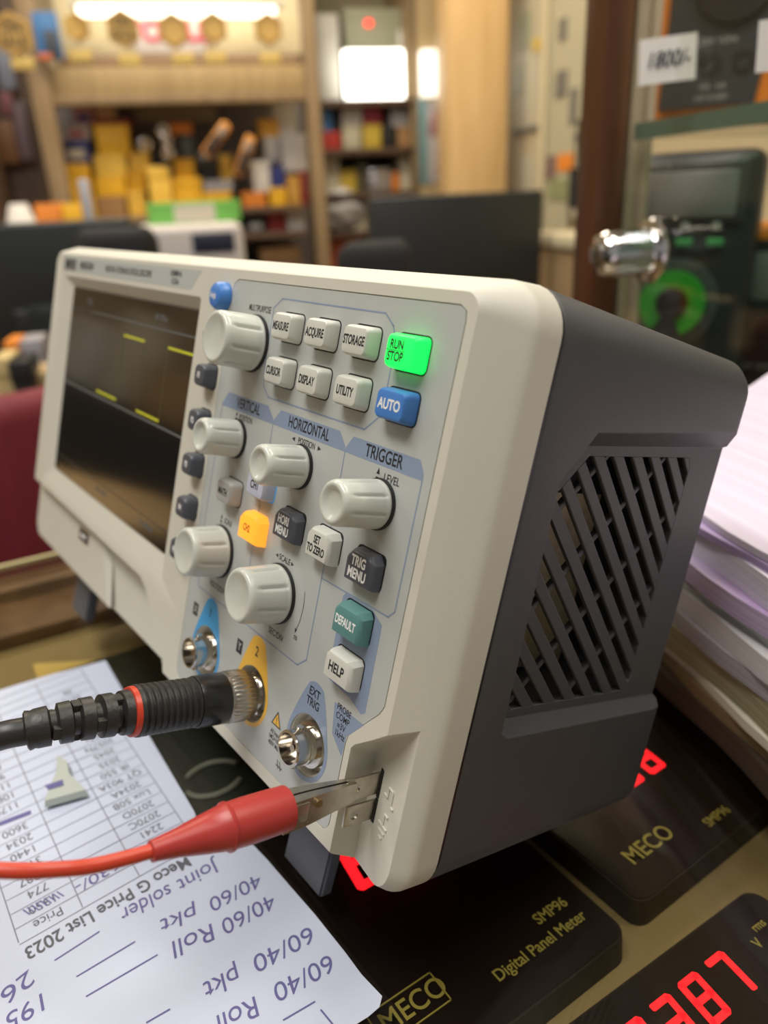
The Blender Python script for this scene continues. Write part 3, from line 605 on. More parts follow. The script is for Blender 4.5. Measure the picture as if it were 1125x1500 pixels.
if bm.faces[0].normal.z < 0: bmesh.ops.reverse_faces(bm, faces=bm.faces)
r = bmesh.ops.extrude_face_region(bm, geom=bm.faces[:])
for v in [g for g in r['geom'] if isinstance(g, bmesh.types.BMVert)]: v.co.z += .00012
sp = obj('sheet', bm, PAPER, sheet, 60); PZ = .0017
GRIDP = mat('table_rule', (0.16, 0.16, 0.2), .6)
gx0, gx1 = -.068, -.205; cols = [-.107, -.0893, -.0722, -.0532]; row = .00605
bm = bmesh.new()
def pbar(bm, x0, y0, x1, y1, wd):
    a, b = Vector((x0 - pc.x, y0 - pc.y, 0)), Vector((x1 - pc.x, y1 - pc.y, 0)); k = max(1, int((b - a).length / .004)); d = (b - a).normalized(); s = Vector((-d.y, d.x, 0)) * wd / 2
    for i in range(k):
        p, q = a.lerp(b, i / k), a.lerp(b, (i + 1) / k)
        bm.faces.new([bm.verts.new((c.x, c.y, lift(c.x, c.y) + .00022)) for c in (p + s, p - s, q - s, q + s)])
SL = .03
for i in range(22): x = gx0 - i * row; pbar(bm, x + .0008, cols[0] + (gx0 - x) * SL, x, cols[-1] + (gx0 - x) * SL, .00024)
for c in cols: pbar(bm, gx0, c, gx0 - 21 * row, c + 21 * row * SL, .0003)
obj('table_rules', bm, GRIDP, sheet, 0)
def ptext(s, size, x, y, rot=-90, m=PRINTK, sx=.85, align='CENTER', shear=0, bold=0, name='lettering'):
    return flat_text(sheet, s, size, x - pc.x, y - pc.y, lift(x - pc.x, y - pc.y) + .0003, R(rot), m, sx, align, name, shear, bold)
ptext('Meco G Price List 2023', .0064, -.0635, -.0822, -89, bold=.00012, sx=.80)
items = ['Item', '', '2241', '2070C', '2070D', 'Lux 50B', '2034A', 'QT 903A', 'IR 550', '2035', '2045', '2057N', '2071', '27', '801', '450B', '1008', '3510', '36']
prices = ['Price', '1350', '774', '1287', '3168', '1440', '2034', '3600', '', '1170', '1080', '1170', '990', '855', '1890', '2430', '720']
for i, s in enumerate(items):
    if s: ptext(s, .0046, gx0 - (i + .52) * row, (cols[2] + cols[3]) / 2 + i * row * SL)
for i, s in enumerate(prices):
    if s: ptext(s, .0048, gx0 - (i + .52) * row, (cols[0] + cols[1]) / 2 + i * row * SL)
bm = bmesh.new()
for k in range(9):
    y = (cols[0] + cols[1]) / 2 - .005 + k * .0012; x = gx0 - 1.52 * row; pbar(bm, x - .0016, y, x + .0016, y + .0012, .0004)
pbar(bm, gx0 - 8.5 * row - .001, -.1045, gx0 - 8.5 * row + .001, -.0905, .0022); obj('scribble', bm, INK, sheet, 0)['kind'] = 'stuff'
FIT = {}
def hand(s, p0, p1, size, m=INK):
    a, b = tz(*p0), tz(*p1); d = b - a; rot = math.degrees(math.atan2(d.y, d.x))
    o = ptext(s, size, a.x, a.y, rot, m, 1, 'LEFT', .15, 0, 'handwriting'); FIT[o.name] = d.length
hand('630/-', (176, 1268), (112, 1306), .006)
hand('Joint', (322, 1268), (262, 1303), .0075); hand('solder', (252, 1307), (178, 1347), .0075)
hand('40/60', (382, 1290), (308, 1330), .0072); hand('pkt', (290, 1338), (236, 1362), .0072)
hand('40/60', (402, 1320), (326, 1362), .0075); hand('Roll', (314, 1366), (252, 1396), .0080)
hand('60/40', (458, 1368), (372, 1416), .0075); hand('pkt', (352, 1428), (300, 1456), .0078)
hand('60/40', (487, 1410), (402, 1458), .0075); hand('Roll', (378, 1474), (318, 1506), .0080)
hand('26', (50, 1430), (5, 1466), .0075); hand('195', (66, 1468), (10, 1502), .0075)
bm = bmesh.new()
for a, b in (((147, 1369), (81, 1411)), ((199, 1384), (113, 1435)), ((232, 1403), (127, 1464)), ((250, 1482), (215, 1502)), ((462, 1470), (415, 1498)), ((470, 1482), (488, 1504))):
    bm = bmesh.new(); p, q = tz(*a), tz(*b); pbar(bm, p.x, p.y, q.x, q.y, .00045); obj('pen_stroke', bm, INK, sheet, 0)
# small translucent wedge lying on the list
wq = [tz(*q, .002) for q in ((85, 1112), (100, 1120), (104, 1140), (130, 1166), (66, 1184), (74, 1160), (84, 1138))]; wc = sum(wq, Vector()) / 7
o = obj('plastic_chip', bm_prism(bmesh.new(), [((a - wc).x, (a - wc).y) for a in wq], 0, .0022, [((a - wc).x * .93, (a - wc).y * .93) for a in wq]), mat('milky_plastic', (0.42, 0.46, 0.42), .35)); o.location = (wc.x, wc.y, .0022); tag(o, 'small milky grey plastic wedge lying on the price list', 'plastic chip')
wp = tz(80, 1150, .0045)
o2 = obj('ink_smudge', bm_prism(bmesh.new(), [(-.002, -.0028), (.001, -.0024), (.0022, .0024), (-.0008, .003)], 0, .0002), INK, o, 0); o2.location = (wp - o.location); o2.location.z = .00225


# ================================================================== THE STACK OF BILLS behind the instrument
def edge_mat(name, c1, c2, sc=900):
    mt = bpy.data.materials.new(name); mt.use_nodes = True; nt = mt.node_tree; b = nt.nodes['Principled BSDF']; b.inputs['Roughness'].default_value = .8
    tc = nt.nodes.new('ShaderNodeTexCoord'); mp = nt.nodes.new('ShaderNodeMapping'); mp.inputs['Scale'].default_value = (3, 3, sc)
    if sc < 0: sc = -sc
    nz = nt.nodes.new('ShaderNodeTexNoise'); nz.inputs['Scale'].default_value = 1.0; nz.inputs['Detail'].default_value = 3
    rp = nt.nodes.new('ShaderNodeValToRGB'); rp.color_ramp.elements[0].color = (*c1, 1); rp.color_ramp.elements[1].color = (*c2, 1); rp.color_ramp.elements[0].position = .35; rp.color_ramp.elements[1].position = .65
    nt.links.new(tc.outputs['Object'], mp.inputs[0]); nt.links.new(mp.outputs[0], nz.inputs['Vector']); nt.links.new(nz.outputs['Fac'], rp.inputs[0]); nt.links.new(rp.outputs[0], b.inputs['Base Color'])
    return mt
def room_obj(name, m_, r, d, z, bm, parent=None, smooth=30, extra=0.0):
    o = obj(name, bm, m_, parent, smooth)
    p = room(r, d, z)
    if parent: o.location = parent.matrix_basis.inverted() @ p; o.rotation_euler = (0, 0, extra)
    else: o.location = p; o.rotation_euler = (0, 0, RANG + extra)
    return o
bund = [(.010, (.03, .02, .012), (.09, .055, .03), 'dark brown torn ledger at the very bottom of the stack'),
        (.006, (.16, .11, .05), (.34, .25, .13), 'brown edged bundle second from the bottom of the stack'),
        (.004, (.70, .66, .52), (.80, .77, .66), 'thin cream sheets above the brown bundles of the stack'),
        (.011, (.26, .23, .12), (.50, .45, .28), 'olive brown bundle in the lower half of the stack'),
        (.007, (.36, .34, .38), (.62, .60, .64), 'grey bundle just above the olive one in the stack'),
        (.009, (.70, .66, .70), (.86, .84, .86), 'thick off white bundle in the middle of the stack'),
        (.005, (.38, .44, .42), (.74, .76, .72), 'thin grey green bundle in the middle of the stack'),
        (.008, (.52, .38, .66), (.80, .70, .90), 'lilac bundle with dark lilac folded edge in the stack'),
        (.011, (.72, .66, .82), (.90, .86, .95), 'pale bundle between the two lilac folds of the stack'),
        (.003, (.36, .26, .50), (.54, .44, .64), 'thin folded lilac bundle near the top of the stack'),
        (.003, (.60, .53, .65), (.68, .61, .72), 'pale pinkish lilac bills topping the stack')]
z = .0
for i, (h, c1, c2, lab) in enumerate(bund):
    bm = bmesh.new(); jr = random.uniform(-.003, .003) - (0.003 if i < 3 else 0); jd = random.uniform(-.006, .006)
    nx, ny = 8, 24; r0, r1 = .166 + jr, .256; d0, d1 = -.07, .306 + jd
    top = []; bot = []
    for a in range(nx + 1):
        for b in range(ny + 1):
            x = r0 + (r1 - r0) * a / nx; y = d0 + (d1 - d0) * b / ny
            wv = .0005 * math.sin(y * 40 + i * .25) * (1 if i > 3 else .3); up = (x - .163) ** 2 * 3.0 * (i / 10) + (x - .163) * .05 * (i / 10)
            ex = .0012 * math.sin(y * 75 + i * 2.1) if a == 0 else 0
            bot.append(bm.verts.new((x + ex - .21, y - .09, up * (i / (i + 1)) + wv * .7 + .0002))); top.append(bm.verts.new((x + ex - .21, y - .09, up + wv * .7 + h - .0002)))
    g = lambda a, b: a * (ny + 1) + b
    for a in range(nx):
        for b in range(ny): bm.faces.new((top[g(a, b)], top[g(a + 1, b)], top[g(a + 1, b + 1)], top[g(a, b + 1)])); bm.faces.new((bot[g(a, b)], bot[g(a, b + 1)], bot[g(a + 1, b + 1)], bot[g(a + 1, b)]))
    for a in range(nx):
        for b in (0, ny): bm.faces.new((bot[g(a, b)], bot[g(a + 1, b)], top[g(a + 1, b)], top[g(a, b)]))
    for b in range(ny):
        for a in (0, nx): bm.faces.new((bot[g(a, b)], bot[g(a, b + 1)], top[g(a, b + 1)], top[g(a, b)]))
    o = room_obj('paper_bundle', edge_mat('paper_edges', c1, c2, 1500), .21, .09, z, bm, smooth=40); tag(o, lab, 'papers', 'bundles of the bill stack'); z += h

# ================================================================== THE GLASS SHOWCASE on the counter
BROWN = wood('dark_brown_wood', (0.07, 0.024, 0.010), (0.14, 0.05, 0.02), .35)
GREYM = mat('dull_aluminium', (0.36, 0.34, 0.29), .45, .3)
def dr(px, r):                                              # depth at which pixel column px meets the plane r
    q = ray(px, 200); return r * q.dot(D) / q.dot(RR)
def zr(px, py, r):
    q = ray(px, py); return CAM.z + q.z * r / q.dot(RR)
RC = .285
sc = empty('glass_showcase', room(RC, .1, 0), (0, 0, RANG)); tag(sc, 'glass fronted showcase with a dark brown wooden post standing on the counter', 'showcase')
def case(name, m_, r0, r1, d0, d1, z0, z1, bev=0.001, label=None):
    o = obj(name, bm_box(bmesh.new(), r0 - RC, r1 - RC, d0 - .1, d1 - .1, z0, z1, bev), m_, sc); tag(o, label); return o
dp = dr(870, RC)
case('front_post', BROWN, RC - .004, RC + .016, dp - .016, dp + .014, 0, .95)
case('frame_channel', mat('beige_channel', (0.48, 0.39, 0.28), .5), RC + .020, RC + .030, dr(922, RC + .02), dr(899, RC + .02), 0, .95)
case('rear_post', mat('beige_frame', (0.55, 0.44, 0.33), .5), RC + .030, RC + .036, dr(946, RC + .03), dr(924, RC + .03), 0, .95)
PANE = glassy('showcase_glass', (0.96, 0.96, 0.94))
case('sliding_pane', PANE, RC + .004, RC + .009, -.45, dp - .017, .012, .93, 0)
case('bottom_rail', BROWN, RC - .002, RC + .03, -.45, dp - .017, 0, .012)
case('back_panel', mat('case_back', (0.40, 0.35, 0.26), .6, noise=.15, scale=9), RC + .45, RC + .46, -.45, dp + .08, 0, .95)
case('case_floor', mat('case_floor', (0.10, 0.09, 0.07), .5), RC + .03, RC + .45, -.45, dp + .08, 0, .006)
al = area('showcase_fill', room(RC + .10, .22, .86), room(RC + .14, .25, .1), .5, .05, 3.6, (1.0, .93, .82))  # added fill that brightens the case interior; no lamp fitted there
zs = zr(1000, 170, RC + .02)
case('glass_shelf', glassy('shelf_glass', (0.55, 0.72, 0.62)), RC + .02, RC + .30, -.45, dp - .022, zs - .010, zs, .001, 'greenish glass shelf')
case('shelf_edge', mat('shelf_edge_green', (0.10, 0.17, 0.13), .2), RC + .018, RC + .02, -.45, dp - .022, zs - .0102, zs + .0002, 0, 'dark green glass edge')
# lock
lk = empty('plunger_lock', room(RC + .003, dr(962, RC), zr(962, 370, RC)), (0, 0, RANG)); tag(lk, 'chrome plunger lock jutting from the showcase glass', 'lock')
def rodx(prof, m_, name, par, seg=40):
    bm = bmesh.new(); bm_lathe(bm, prof, seg); bmesh.ops.rotate(bm, verts=bm.verts, matrix=Matrix.Rotation(R(-90), 3, 'Y')); return obj(name, bm, m_, par, 40)
rodx([(0, .0195), (.002, .0205), (.004, .0195), (.0045, .017)], CHROME, 'rosette', lk)
rodx([(.004, .0145), (.030, .0145), (.034, .0138), (.0365, .012), (.037, .008), (.0365, .0078)], CHROME, 'lock_barrel', lk)
rodx([(.036, .0072), (.0385, .007), (.039, .006)], mat('lock_core', (.35, .34, .33), .3, 1.0), 'key_core', lk); 
bm = bmesh.new(); bm_box(bm, -.0393, -.0389, -.0008, .0008, -.0035, .0035); obj('keyhole', bm, BLACK, lk, 0)
ORG = mat('orange_holster', (0.90, 0.26, 0.015), .45); MGREY = mat('meter_face', (0.03, 0.035, 0.04), .4); TXTG = mat('meter_print', (.45, .45, .42), .5); LCD = mat('lcd_grey', (0.25, 0.25, 0.245), .2, coat=.4)
def upright(name, r, px, py, label, cat, turn, lean=0):
    p = room(r, dr(px, r), 0); p.z = zr(px, py, r) if py else .006
    e = empty(name, p, (R(-lean), 0, RANG - R(90) + turn)); tag(e, label, cat); return e
def face_box(e, name, m_, x0, x1, z0, z1, y0, y1, bev=.002, label=None, seg=3):
    o = obj(name, bm_box(bmesh.new(), x0, x1, y0, y1, z0, z1, bev, seg), m_, e); tag(o, label); return o
def face_text(e, s_, size, x, z_, y, m_, sx=.9, rot=0, shear=0, bold=0):
    c = bpy.data.curves.new('lettering', 'FONT'); c.body = s_; c.size = size; c.align_x = 'CENTER'; c.align_y = 'CENTER'; c.materials.append(m_); c.shear = shear; c.offset = bold
    o = bpy.data.objects.new('lettering', c); C.objects.link(o); o.parent = e; o.location = (x, y, z_); o.rotation_euler = (R(90), rot, 0); o.scale = (sx, 1, 1); return o
TURN = math.atan2(FWD.y, FWD.x) - math.atan2(D.y, D.x) + 0.0     # as the optical axis
base_turn = math.atan2(FWD.y, FWD.x) - math.pi / 2 - (RANG - R(90))
def digital_meter(r, px, zbase, W, H, label, turn):
    e = upright('multimeter', r, px, None, label, 'multimeter', base_turn + turn); e.location.z = zbase
    face_box(e, 'holster', ORG, -W / 2, W / 2, 0, H, 0, .042, .010, 'orange holster', 4)
    f = obj('face_plate', bm_prism(bmesh.new(), [(-W * .38, .014), (W * .16, .014), (W * .22, H * .34), (W * .30, H - .012), (-W * .34, H - .012), (-W * .36, H * .34)], -.003, .004), MGREY, e); f.rotation_euler = (R(90), 0, 0); f.location = (0, -.001, 0)
    face_box(e, 'meter_display', LCD, -W * .28, W * .24, H * .62, H * .86, -.006, -.003, .001)
    d_ = obj('range_dial', bm_lathe(bmesh.new(), [(0, W * .24), (.006, W * .22), (.007, W * .1)], 40), BLACK, e); d_.rotation_euler = (R(90), 0, 0); d_.location = (0, -.003, H * .45)
    for k in (-.26, -.10, .08):
        j = obj('input_jack', bm_lathe(bmesh.new(), [(0, .0085), (.003, .008), (.0032, .0045), (.0005, .004)], 24), BLACK, e); j.rotation_euler = (R(90), 0, 0); j.location = (W * k, -.003, H * .20)
    for t_, z_, sz in (('COM  VΩHz', H * .27, .006), ('10A   mA', H * .13, .0055), ('CAT III 600V', H * .095, .005)): face_text(e, t_, sz, -W * .08, z_, -.0052, TXTG)
    return e
dm = digital_meter(RC + .12, 1057, zs, .126, .21, 'orange and black multimeter on the glass shelf behind the 1800 tag', R(-32))
def card(r, px, py, w_, h_, text_, label, turn, tilt):
    p = room(r, dr(px, r), zr(px, py, r)); e = empty('price_tag', p, (0, 0, RANG - R(90) + base_turn + turn)); tag(e, label, 'price tag')
    bm = bmesh.new(); bm_box(bm, -w_ / 2, w_ / 2, 0, .0005, -h_ / 2, h_ / 2); bmesh.ops.rotate(bm, verts=bm.verts, matrix=Matrix.Rotation(-tilt, 3, 'Y')); obj('tag_card', bm, mat('tag_paper', (.80, .77, .72), .7), e, 0)
    face_text(e, text_, h_ * .5, 0, 0, -.0006, mat('marker_ink', (.03, .025, .04), .6), .8, -tilt, .25, .00015); return e
card(RC - .001, 968, 90, .0315, .0235, '1800/-', 'white price tag handwritten 1800 stuck to the showcase glass', R(-14), R(3))
card(RC - .001, 1135, 68, .026, .0215, '1650', 'white price tag cut by the right edge of the photo', R(-14), R(3))
# insulation tester with green dial
r_ = RC + .085; it = upright('insulation_tester', r_, 1018, None, 'black tester with grey display and bright green ring dial in the showcase', 'tester', base_turn + R(-30)); it.location.z = .006
zt = zr(1005, 222, r_); zc = lambda py: zr(1000, py, r_) - .006; Wt = .098; Ht = zt - .006
face_box(it, 'tester_body', MGREY, -Wt / 2, Wt / 2, 0, Ht, 0, .05, .010, None, 4)
face_box(it, 'display_bezel', mat('tester_bezel', (.07, .075, .08), .3), -.040, .040, zc(330), zc(236), -.003, .003, .003)
face_box(it, 'tester_display', LCD, -.034, .034, zc(318), zc(252), -.0042, -.002, .001); face_text(it, 'MECO', .0065, -.022, zc(243), -.0036, TXTG)
for k in (-.022, 0, .022):
    face_box(it, 'green_key', mat('green_key', (.08, .42, .14), .4), k - .006, k + .006, zc(361), zc(349), -.004, .001, .0015); face_box(it, 'grey_key', mat('grey_key', (.35, .35, .33), .5), k - .003, k + .003, zc(338), zc(326), -.004, .001, .001)
bm = bmesh.new(); n_ = 48; A = []; B = []; ro, ri = .0245, .0125
a0, a1 = R(-70), R(235)
for i in range(n_ + 1):
    a = a0 + (a1 - a0) * i / n_
    A.append([bm.verts.new((ro * math.cos(a), -.006, ro * math.sin(a))), bm.verts.new((ro * math.cos(a), 0, ro * math.sin(a)))]); B.append([bm.verts.new((ri * math.cos(a), -.006, ri * math.sin(a))), bm.verts.new((ri * math.cos(a), 0, ri * math.sin(a)))])
for i in range(n_):
    bm.faces.new((A[i][0], A[i + 1][0], B[i + 1][0], B[i][0])); bm.faces.new((A[i][0], A[i][1], A[i + 1][1], A[i + 1][0])); bm.faces.new((B[i][0], B[i + 1][0], B[i + 1][1], B[i][1]))
rg = obj('green_ring', bm, mat('green_ring', (.05, .50, .05), .35), it); rg.location = (-.004, -.001, zc(445)); tag(rg, 'bright green ring round the dial')
dk = obj('dial_knob', bm_lathe(bmesh.new(), [(0, .012), (.012, .0105), (.0125, .004)], 32), BLACK, it); dk.rotation_euler = (R(90), 0, 0); dk.location = (-.004, 0, zc(445))
dk = obj('dial_plate', bm_lathe(bmesh.new(), [(0, .034), (.002, .033), (.0022, .02)], 40), mat('dial_plate', (.10, .11, .12), .3), it); dk.rotation_euler = (R(90), 0, 0); dk.location = (-.004, .0005, zc(445))
digital_meter(RC + .16, 1168, .006, .085, .15, 'orange multimeter low in the showcase at the right edge of the photo', R(-30))

# ================================================================== THE SHOP BEHIND
FZ = -0.95
def struct(name, r0, r1, d0, d1, z0, z1, m_):
    o = room_obj(name, m_, (r0 + r1) / 2, (d0 + d1) / 2, z0, bm_box(bmesh.new(), -(r1 - r0) / 2, (r1 - r0) / 2, -(d1 - d0) / 2, (d1 - d0) / 2, 0, z1 - z0), smooth=0); o['kind'] = 'structure'; return o
WALLM = mat('beige_wall', (0.50, 0.42, 0.28), .7, noise=.06, scale=3)
struct('floor', -3.2, 2.2, -1.4, 3.7, FZ - .05, FZ, mat('floor_tile', (0.16, 0.12, 0.08), .4, noise=.2, scale=4))
struct('ceiling', -3.2, 2.2, -1.4, 3.7, 1.75, 1.80, mat('ceiling_white', (0.6, 0.55, 0.45), .8))
struct('wall_back', -3.2, 2.2, 3.6, 3.7, FZ, 1.75, WALLM)
struct('wall_right', 1.09, 1.13, .95, 3.6, FZ, 1.75, WALLM)
struct('wall_left', -3.2, -3.1, -1.4, 3.6, FZ, 1.75, mat('tan_panelling', (0.55, 0.42, 0.27), .5, noise=.4, scale=2.5))
lb = room_obj('reflection_block', mat('reflection_dark', (.02, .018, .016), .5), -2.4, 1.9, FZ, bm_box(bmesh.new(), -.6, .6, -1.65, 1.65, 0, 1.02, .01)); tag(lb, 'unseen dark box added off to the left to darken the display reflection', 'blocker')  # added out of view to darken the lower part of the display's reflection
LW = wood('light_wood', (0.62, 0.40, 0.17), (0.74, 0.52, 0.26), .45); MW = wood('mid_wood', (0.22, 0.15, 0.08), (0.34, 0.24, 0.13), .5); DW = wood('dark_wood', (0.07, 0.04, 0.025), (0.13, 0.08, 0.05), .5)
def geo(px0, px1, py0, py1, d):
    cx_, cy_ = (px0 + px1) / 2, (py0 + py1) / 2; a, b = at(px0, cy_, d), at(px1, cy_, d)
    r0, r1 = (a - CAM).dot(RR), (b - CAM).dot(RR); return r0, r1, at(cx_, py1, d).z, at(cx_, py0, d).z
def rb(name, label, cat, px0, px1, py0, py1, d, th, m_, bev=.003, zb=None, group=None, parent=None, kind=None, zt=None):
    r0, r1, z0, z1 = geo(px0, px1, py0, py1, d)
    if zb is not None: z0 = zb
    if zt is not None: z1 = zt
    o = room_obj(name, m_, (r0 + r1) / 2, d + th / 2, z0, bm_box(bmesh.new(), -(r1 - r0) / 2, (r1 - r0) / 2, -th / 2, th / 2, 0, z1 - z0, min(bev, (z1 - z0) / 4, (r1 - r0) / 4)), parent)
    if cat: tag(o, label, cat, group)
    elif label: tag(o, label)
    if kind: o['kind'] = kind
    return o
def carton(label, px0, px1, py0, py1, d, th, m_, zb=None, tape=None, group=None, cat='box', name='carton'):
    """a lidded carton: body, lid rim and a paper label"""
    r0, r1, z0, z1 = geo(px0, px1, py0, py1, d)
    if zb is not None: z0 = zb
    wd, h = r1 - r0, z1 - z0
    e = empty(name, room((r0 + r1) / 2, d + th / 2, z0), (0, 0, RANG)); tag(e, label, cat, group)
    obj('box_body', bm_box(bmesh.new(), -wd / 2 + .0015, wd / 2 - .0015, -th / 2 + .0015, th / 2 - .0015, 0, h * .97, .0015), m_, e)
    obj('box_lid', bm_box(bmesh.new(), -wd / 2, wd / 2, -th / 2, th / 2, h * .72, h, .002), m_, e)
    if tape: obj('box_label', bm_box(bmesh.new(), -wd * .3, wd * .3, -th / 2 - .0006, -th / 2 + .002, h * .2, h * .62), tape, e, 0)
    return e
TANP = mat('pillar_wood_skin', (0.74, 0.52, 0.27), .5)
rb('pillar', None, None, 657, 744, -60, 300, 2.5, .12, LW, .004, zb=FZ, kind='structure', zt=1.75)
for lab, dd, hh, ww, mm in (('white carton added on the dark box off to the left for the display reflection', 3.1, .30, .12, mat('white_carton', (0.72, 0.70, 0.68), .55)), ('tan carton added on the dark box off to the left for the display reflection', 2.45, .22, .16, mat('tan_box', (0.55, 0.36, 0.16), .5)), ('tall cream carton added on the dark box off to the left for the display reflection', 2.8, .42, .08, mat('cream_label', (0.72, 0.68, 0.55), .6))):  # added out of view to give the display's reflection some variety
    o = room_obj('carton', mm, -2.6, dd, FZ + 1.02, bm_box(bmesh.new(), -.1, .1, -ww, ww, 0, hh, .004)); tag(o, lab, 'box'); o2 = room_obj('box_lid', mm, 0, 0, 0, bm_box(bmesh.new(), -.103, .103, -ww - .003, ww + .003, hh - .05, hh + .003, .003)); o2.parent = o; o2.location = (0, 0, 0); o2.rotation_euler = (0, 0, 0)
# --- left display cabinet
lc = empty('wall_cabinet', room(-1.0, 2.75, FZ), (0, 0, RANG)); tag(lc, 'tall wooden wall cabinet with a lit header board over shelves of yellow boxes', 'cabinet')
rb('cabinet_post', None, None, 42, 72, -60, 300, 2.58, .05, MW, zb=FZ, parent=lc, zt=1.5)
rb('cabinet_post', None, None, 448, 467, -60, 300, 2.58, .05, MW, zb=FZ, parent=lc, zt=1.5)
beamz = geo(60, 450, 100, 138, 2.6)
rb('cabinet_beam', None, None, 60, 452, 97, 136, 2.60, .04, wood('tan_wood', (0.36, 0.25, 0.12), (0.46, 0.34, 0.17), .5), parent=lc)
rb('cabinet_beam', None, None, 60, 452, 136, 152, 2.59, .05, MW, parent=lc)
rb('cabinet_shelf', 'brown underside board below the header', None, 85, 440, 80, 97, 2.62, .33, mat('brown_shelf', (.30, .2, .12), .5), parent=lc)
rb('cabinet_back', 'grey back board', None, 70, 452, 150, 420, 2.97, .02, mat('back_grey', (0.17, 0.16, 0.17), .6), parent=lc)
hb_ = rb('header_board', 'cream header board', None, 82, 446, -10, 80, 2.95, .03, mat('header_cream', (0.80, 0.72, 0.48), .4), parent=lc)
PINK = mat('pink_print', (0.85, 0.12, 0.22), .5)
rb('header_sheet', 'white sheet with blurred pink lettering', None, 196, 300, 28, 78, 2.93, .01, mat('white_sheet', (.85, .83, .82), .5), parent=lc)
def wall_text(parent, s_, px, py, d, size, m_, sx=1, bold=.002):
    p = at(px, py, d); c = bpy.data.curves.new('lettering', 'FONT'); c.body = s_; c.size = size; c.align_x = 'CENTER'; c.align_y = 'CENTER'; c.materials.append(m_); c.offset = bold
    o = bpy.data.objects.new('lettering', c); C.objects.link(o); o.parent = parent; o.location = parent.matrix_basis.inverted() @ p; o.rotation_euler = (R(90), 0, 0); o.scale = (sx, 1, 1)
wall_text(lc, 'TOOLS', 246, 47, 2.925, .075, PINK, 1.1, .004)
tb = rb('tube_light', 'long bright fluorescent tube above the header board', 'lamp', 112, 404, 7, 21, 2.80, .05, mat('tube_glow', (1, 1, 1), .4, emit=(1.0, .93, .78), es=3.2), .012)
cp = rb('tube_batten', None, None, 100, 416, -2, 7, 2.79, .07, mat('batten_white', (.8, .78, .7), .4), parent=None); cp.parent = tb; cp.location = tb.matrix_basis.inverted() @ cp.location; cp.rotation_euler = (0, 0, 0)
poster = rb('blue_poster', 'blue poster with dark printed shape on the cabinet post', 'poster', 51, 88, 17, 88, 2.56, .004, mat('poster_blue', (0.05, .17, .42), .4), .001)
rb('poster_print', 'dark shape printed on the poster', None, 66, 86, 44, 86, 2.558, .002, mat('poster_dark', (.05, .06, .08), .5), .001, parent=poster); rb('poster_print', 'orange print at the foot', None, 56, 76, 78, 88, 2.556, .002, mat('poster_orange', (.55, .14, .05), .5), .001, parent=poster)
# hexagonal hanging signs
HEXM = mat('honey_hexagon', (0.62, 0.40, 0.12), .45, noise=.15, scale=20); HEXT = mat('hex_tag', (0.72, 0.52, 0.16), .5)
hexs = [(18, 51, 24, 33, 93, 'large yellow hexagonal sign hanging at the far left'), (113, 40, 16, 118, 82, 'pale tilted hexagonal sign hanging left of the others'), (180, 42, 21, 190, 88, 'hexagonal sign with dark lettering hanging second from the cabinet post'), (254, 45, 20, 268, 86, 'hexagonal sign hanging in front of the pink lettering'), (313, 41, 18, 316, 85, 'narrow hexagonal sign hanging right of the pink lettering'), (393, 43, 19, 396, 86, 'hexagonal sign hanging nearest the right cabinet post')]
rod = rb('hanging_rail', 'thin metal rail above the picture carrying the hexagonal signs', 'rail', -40, 470, -64, -60, 2.25, .008, GREYM, .001)
for px, py, rr, tx, ty, lab in hexs:
    p = at(px, py, 2.25); e = empty('hexagon_sign', p, (0, 0, RANG)); tag(e, lab, 'hanging sign', 'hexagonal signs on threads'); k = rr * 2.25 / FPX * 1.02
    hx = obj('hexagon_plate', bm_prism(bmesh.new(), [(k * math.cos(R(a)), k * math.sin(R(a))) for a in range(30, 390, 60)], -.003, .003), HEXM, e); hx.rotation_euler = (R(90), 0, R(18 if px == 113 else 0))
    rm = bmesh.new(); ring = [(k * .8 * math.cos(R(a)), -.004, k * .8 * math.sin(R(a))) for a in range(30, 391, 60)]; bm_tube(rm, ring, .002, 6); obj('hexagon_rim', rm, mat('hex_rim', (.42, .24, .06), .5), e)
    obj('sign_thread', bm_tube(bmesh.new(), [(0, 0, k * .9), (0, 0, at(px, -60, 2.25).z - p.z)], .0008, 6), GREYM, e)
    q = at(tx, ty, 2.25) - p; obj('sign_tag', bm_box(bmesh.new(), q.dot(RR) - .026, q.dot(RR) + .026, -.002, .002, q.z - .014, q.z + .014, .003), HEXT, e); obj('tag_thread', bm_tube(bmesh.new(), [(q.dot(RR) * .6, 0, -k * .8), (q.dot(RR), 0, q.z + .012)], .0006, 6), GREYM, e)
    if px in (18, 180): face_text(e, 'ON\nSALE', k * .62, 0, 0, -.0055, mat('hex_ink', (.16, .10, .03), .5), .9, 0, 0, .001)
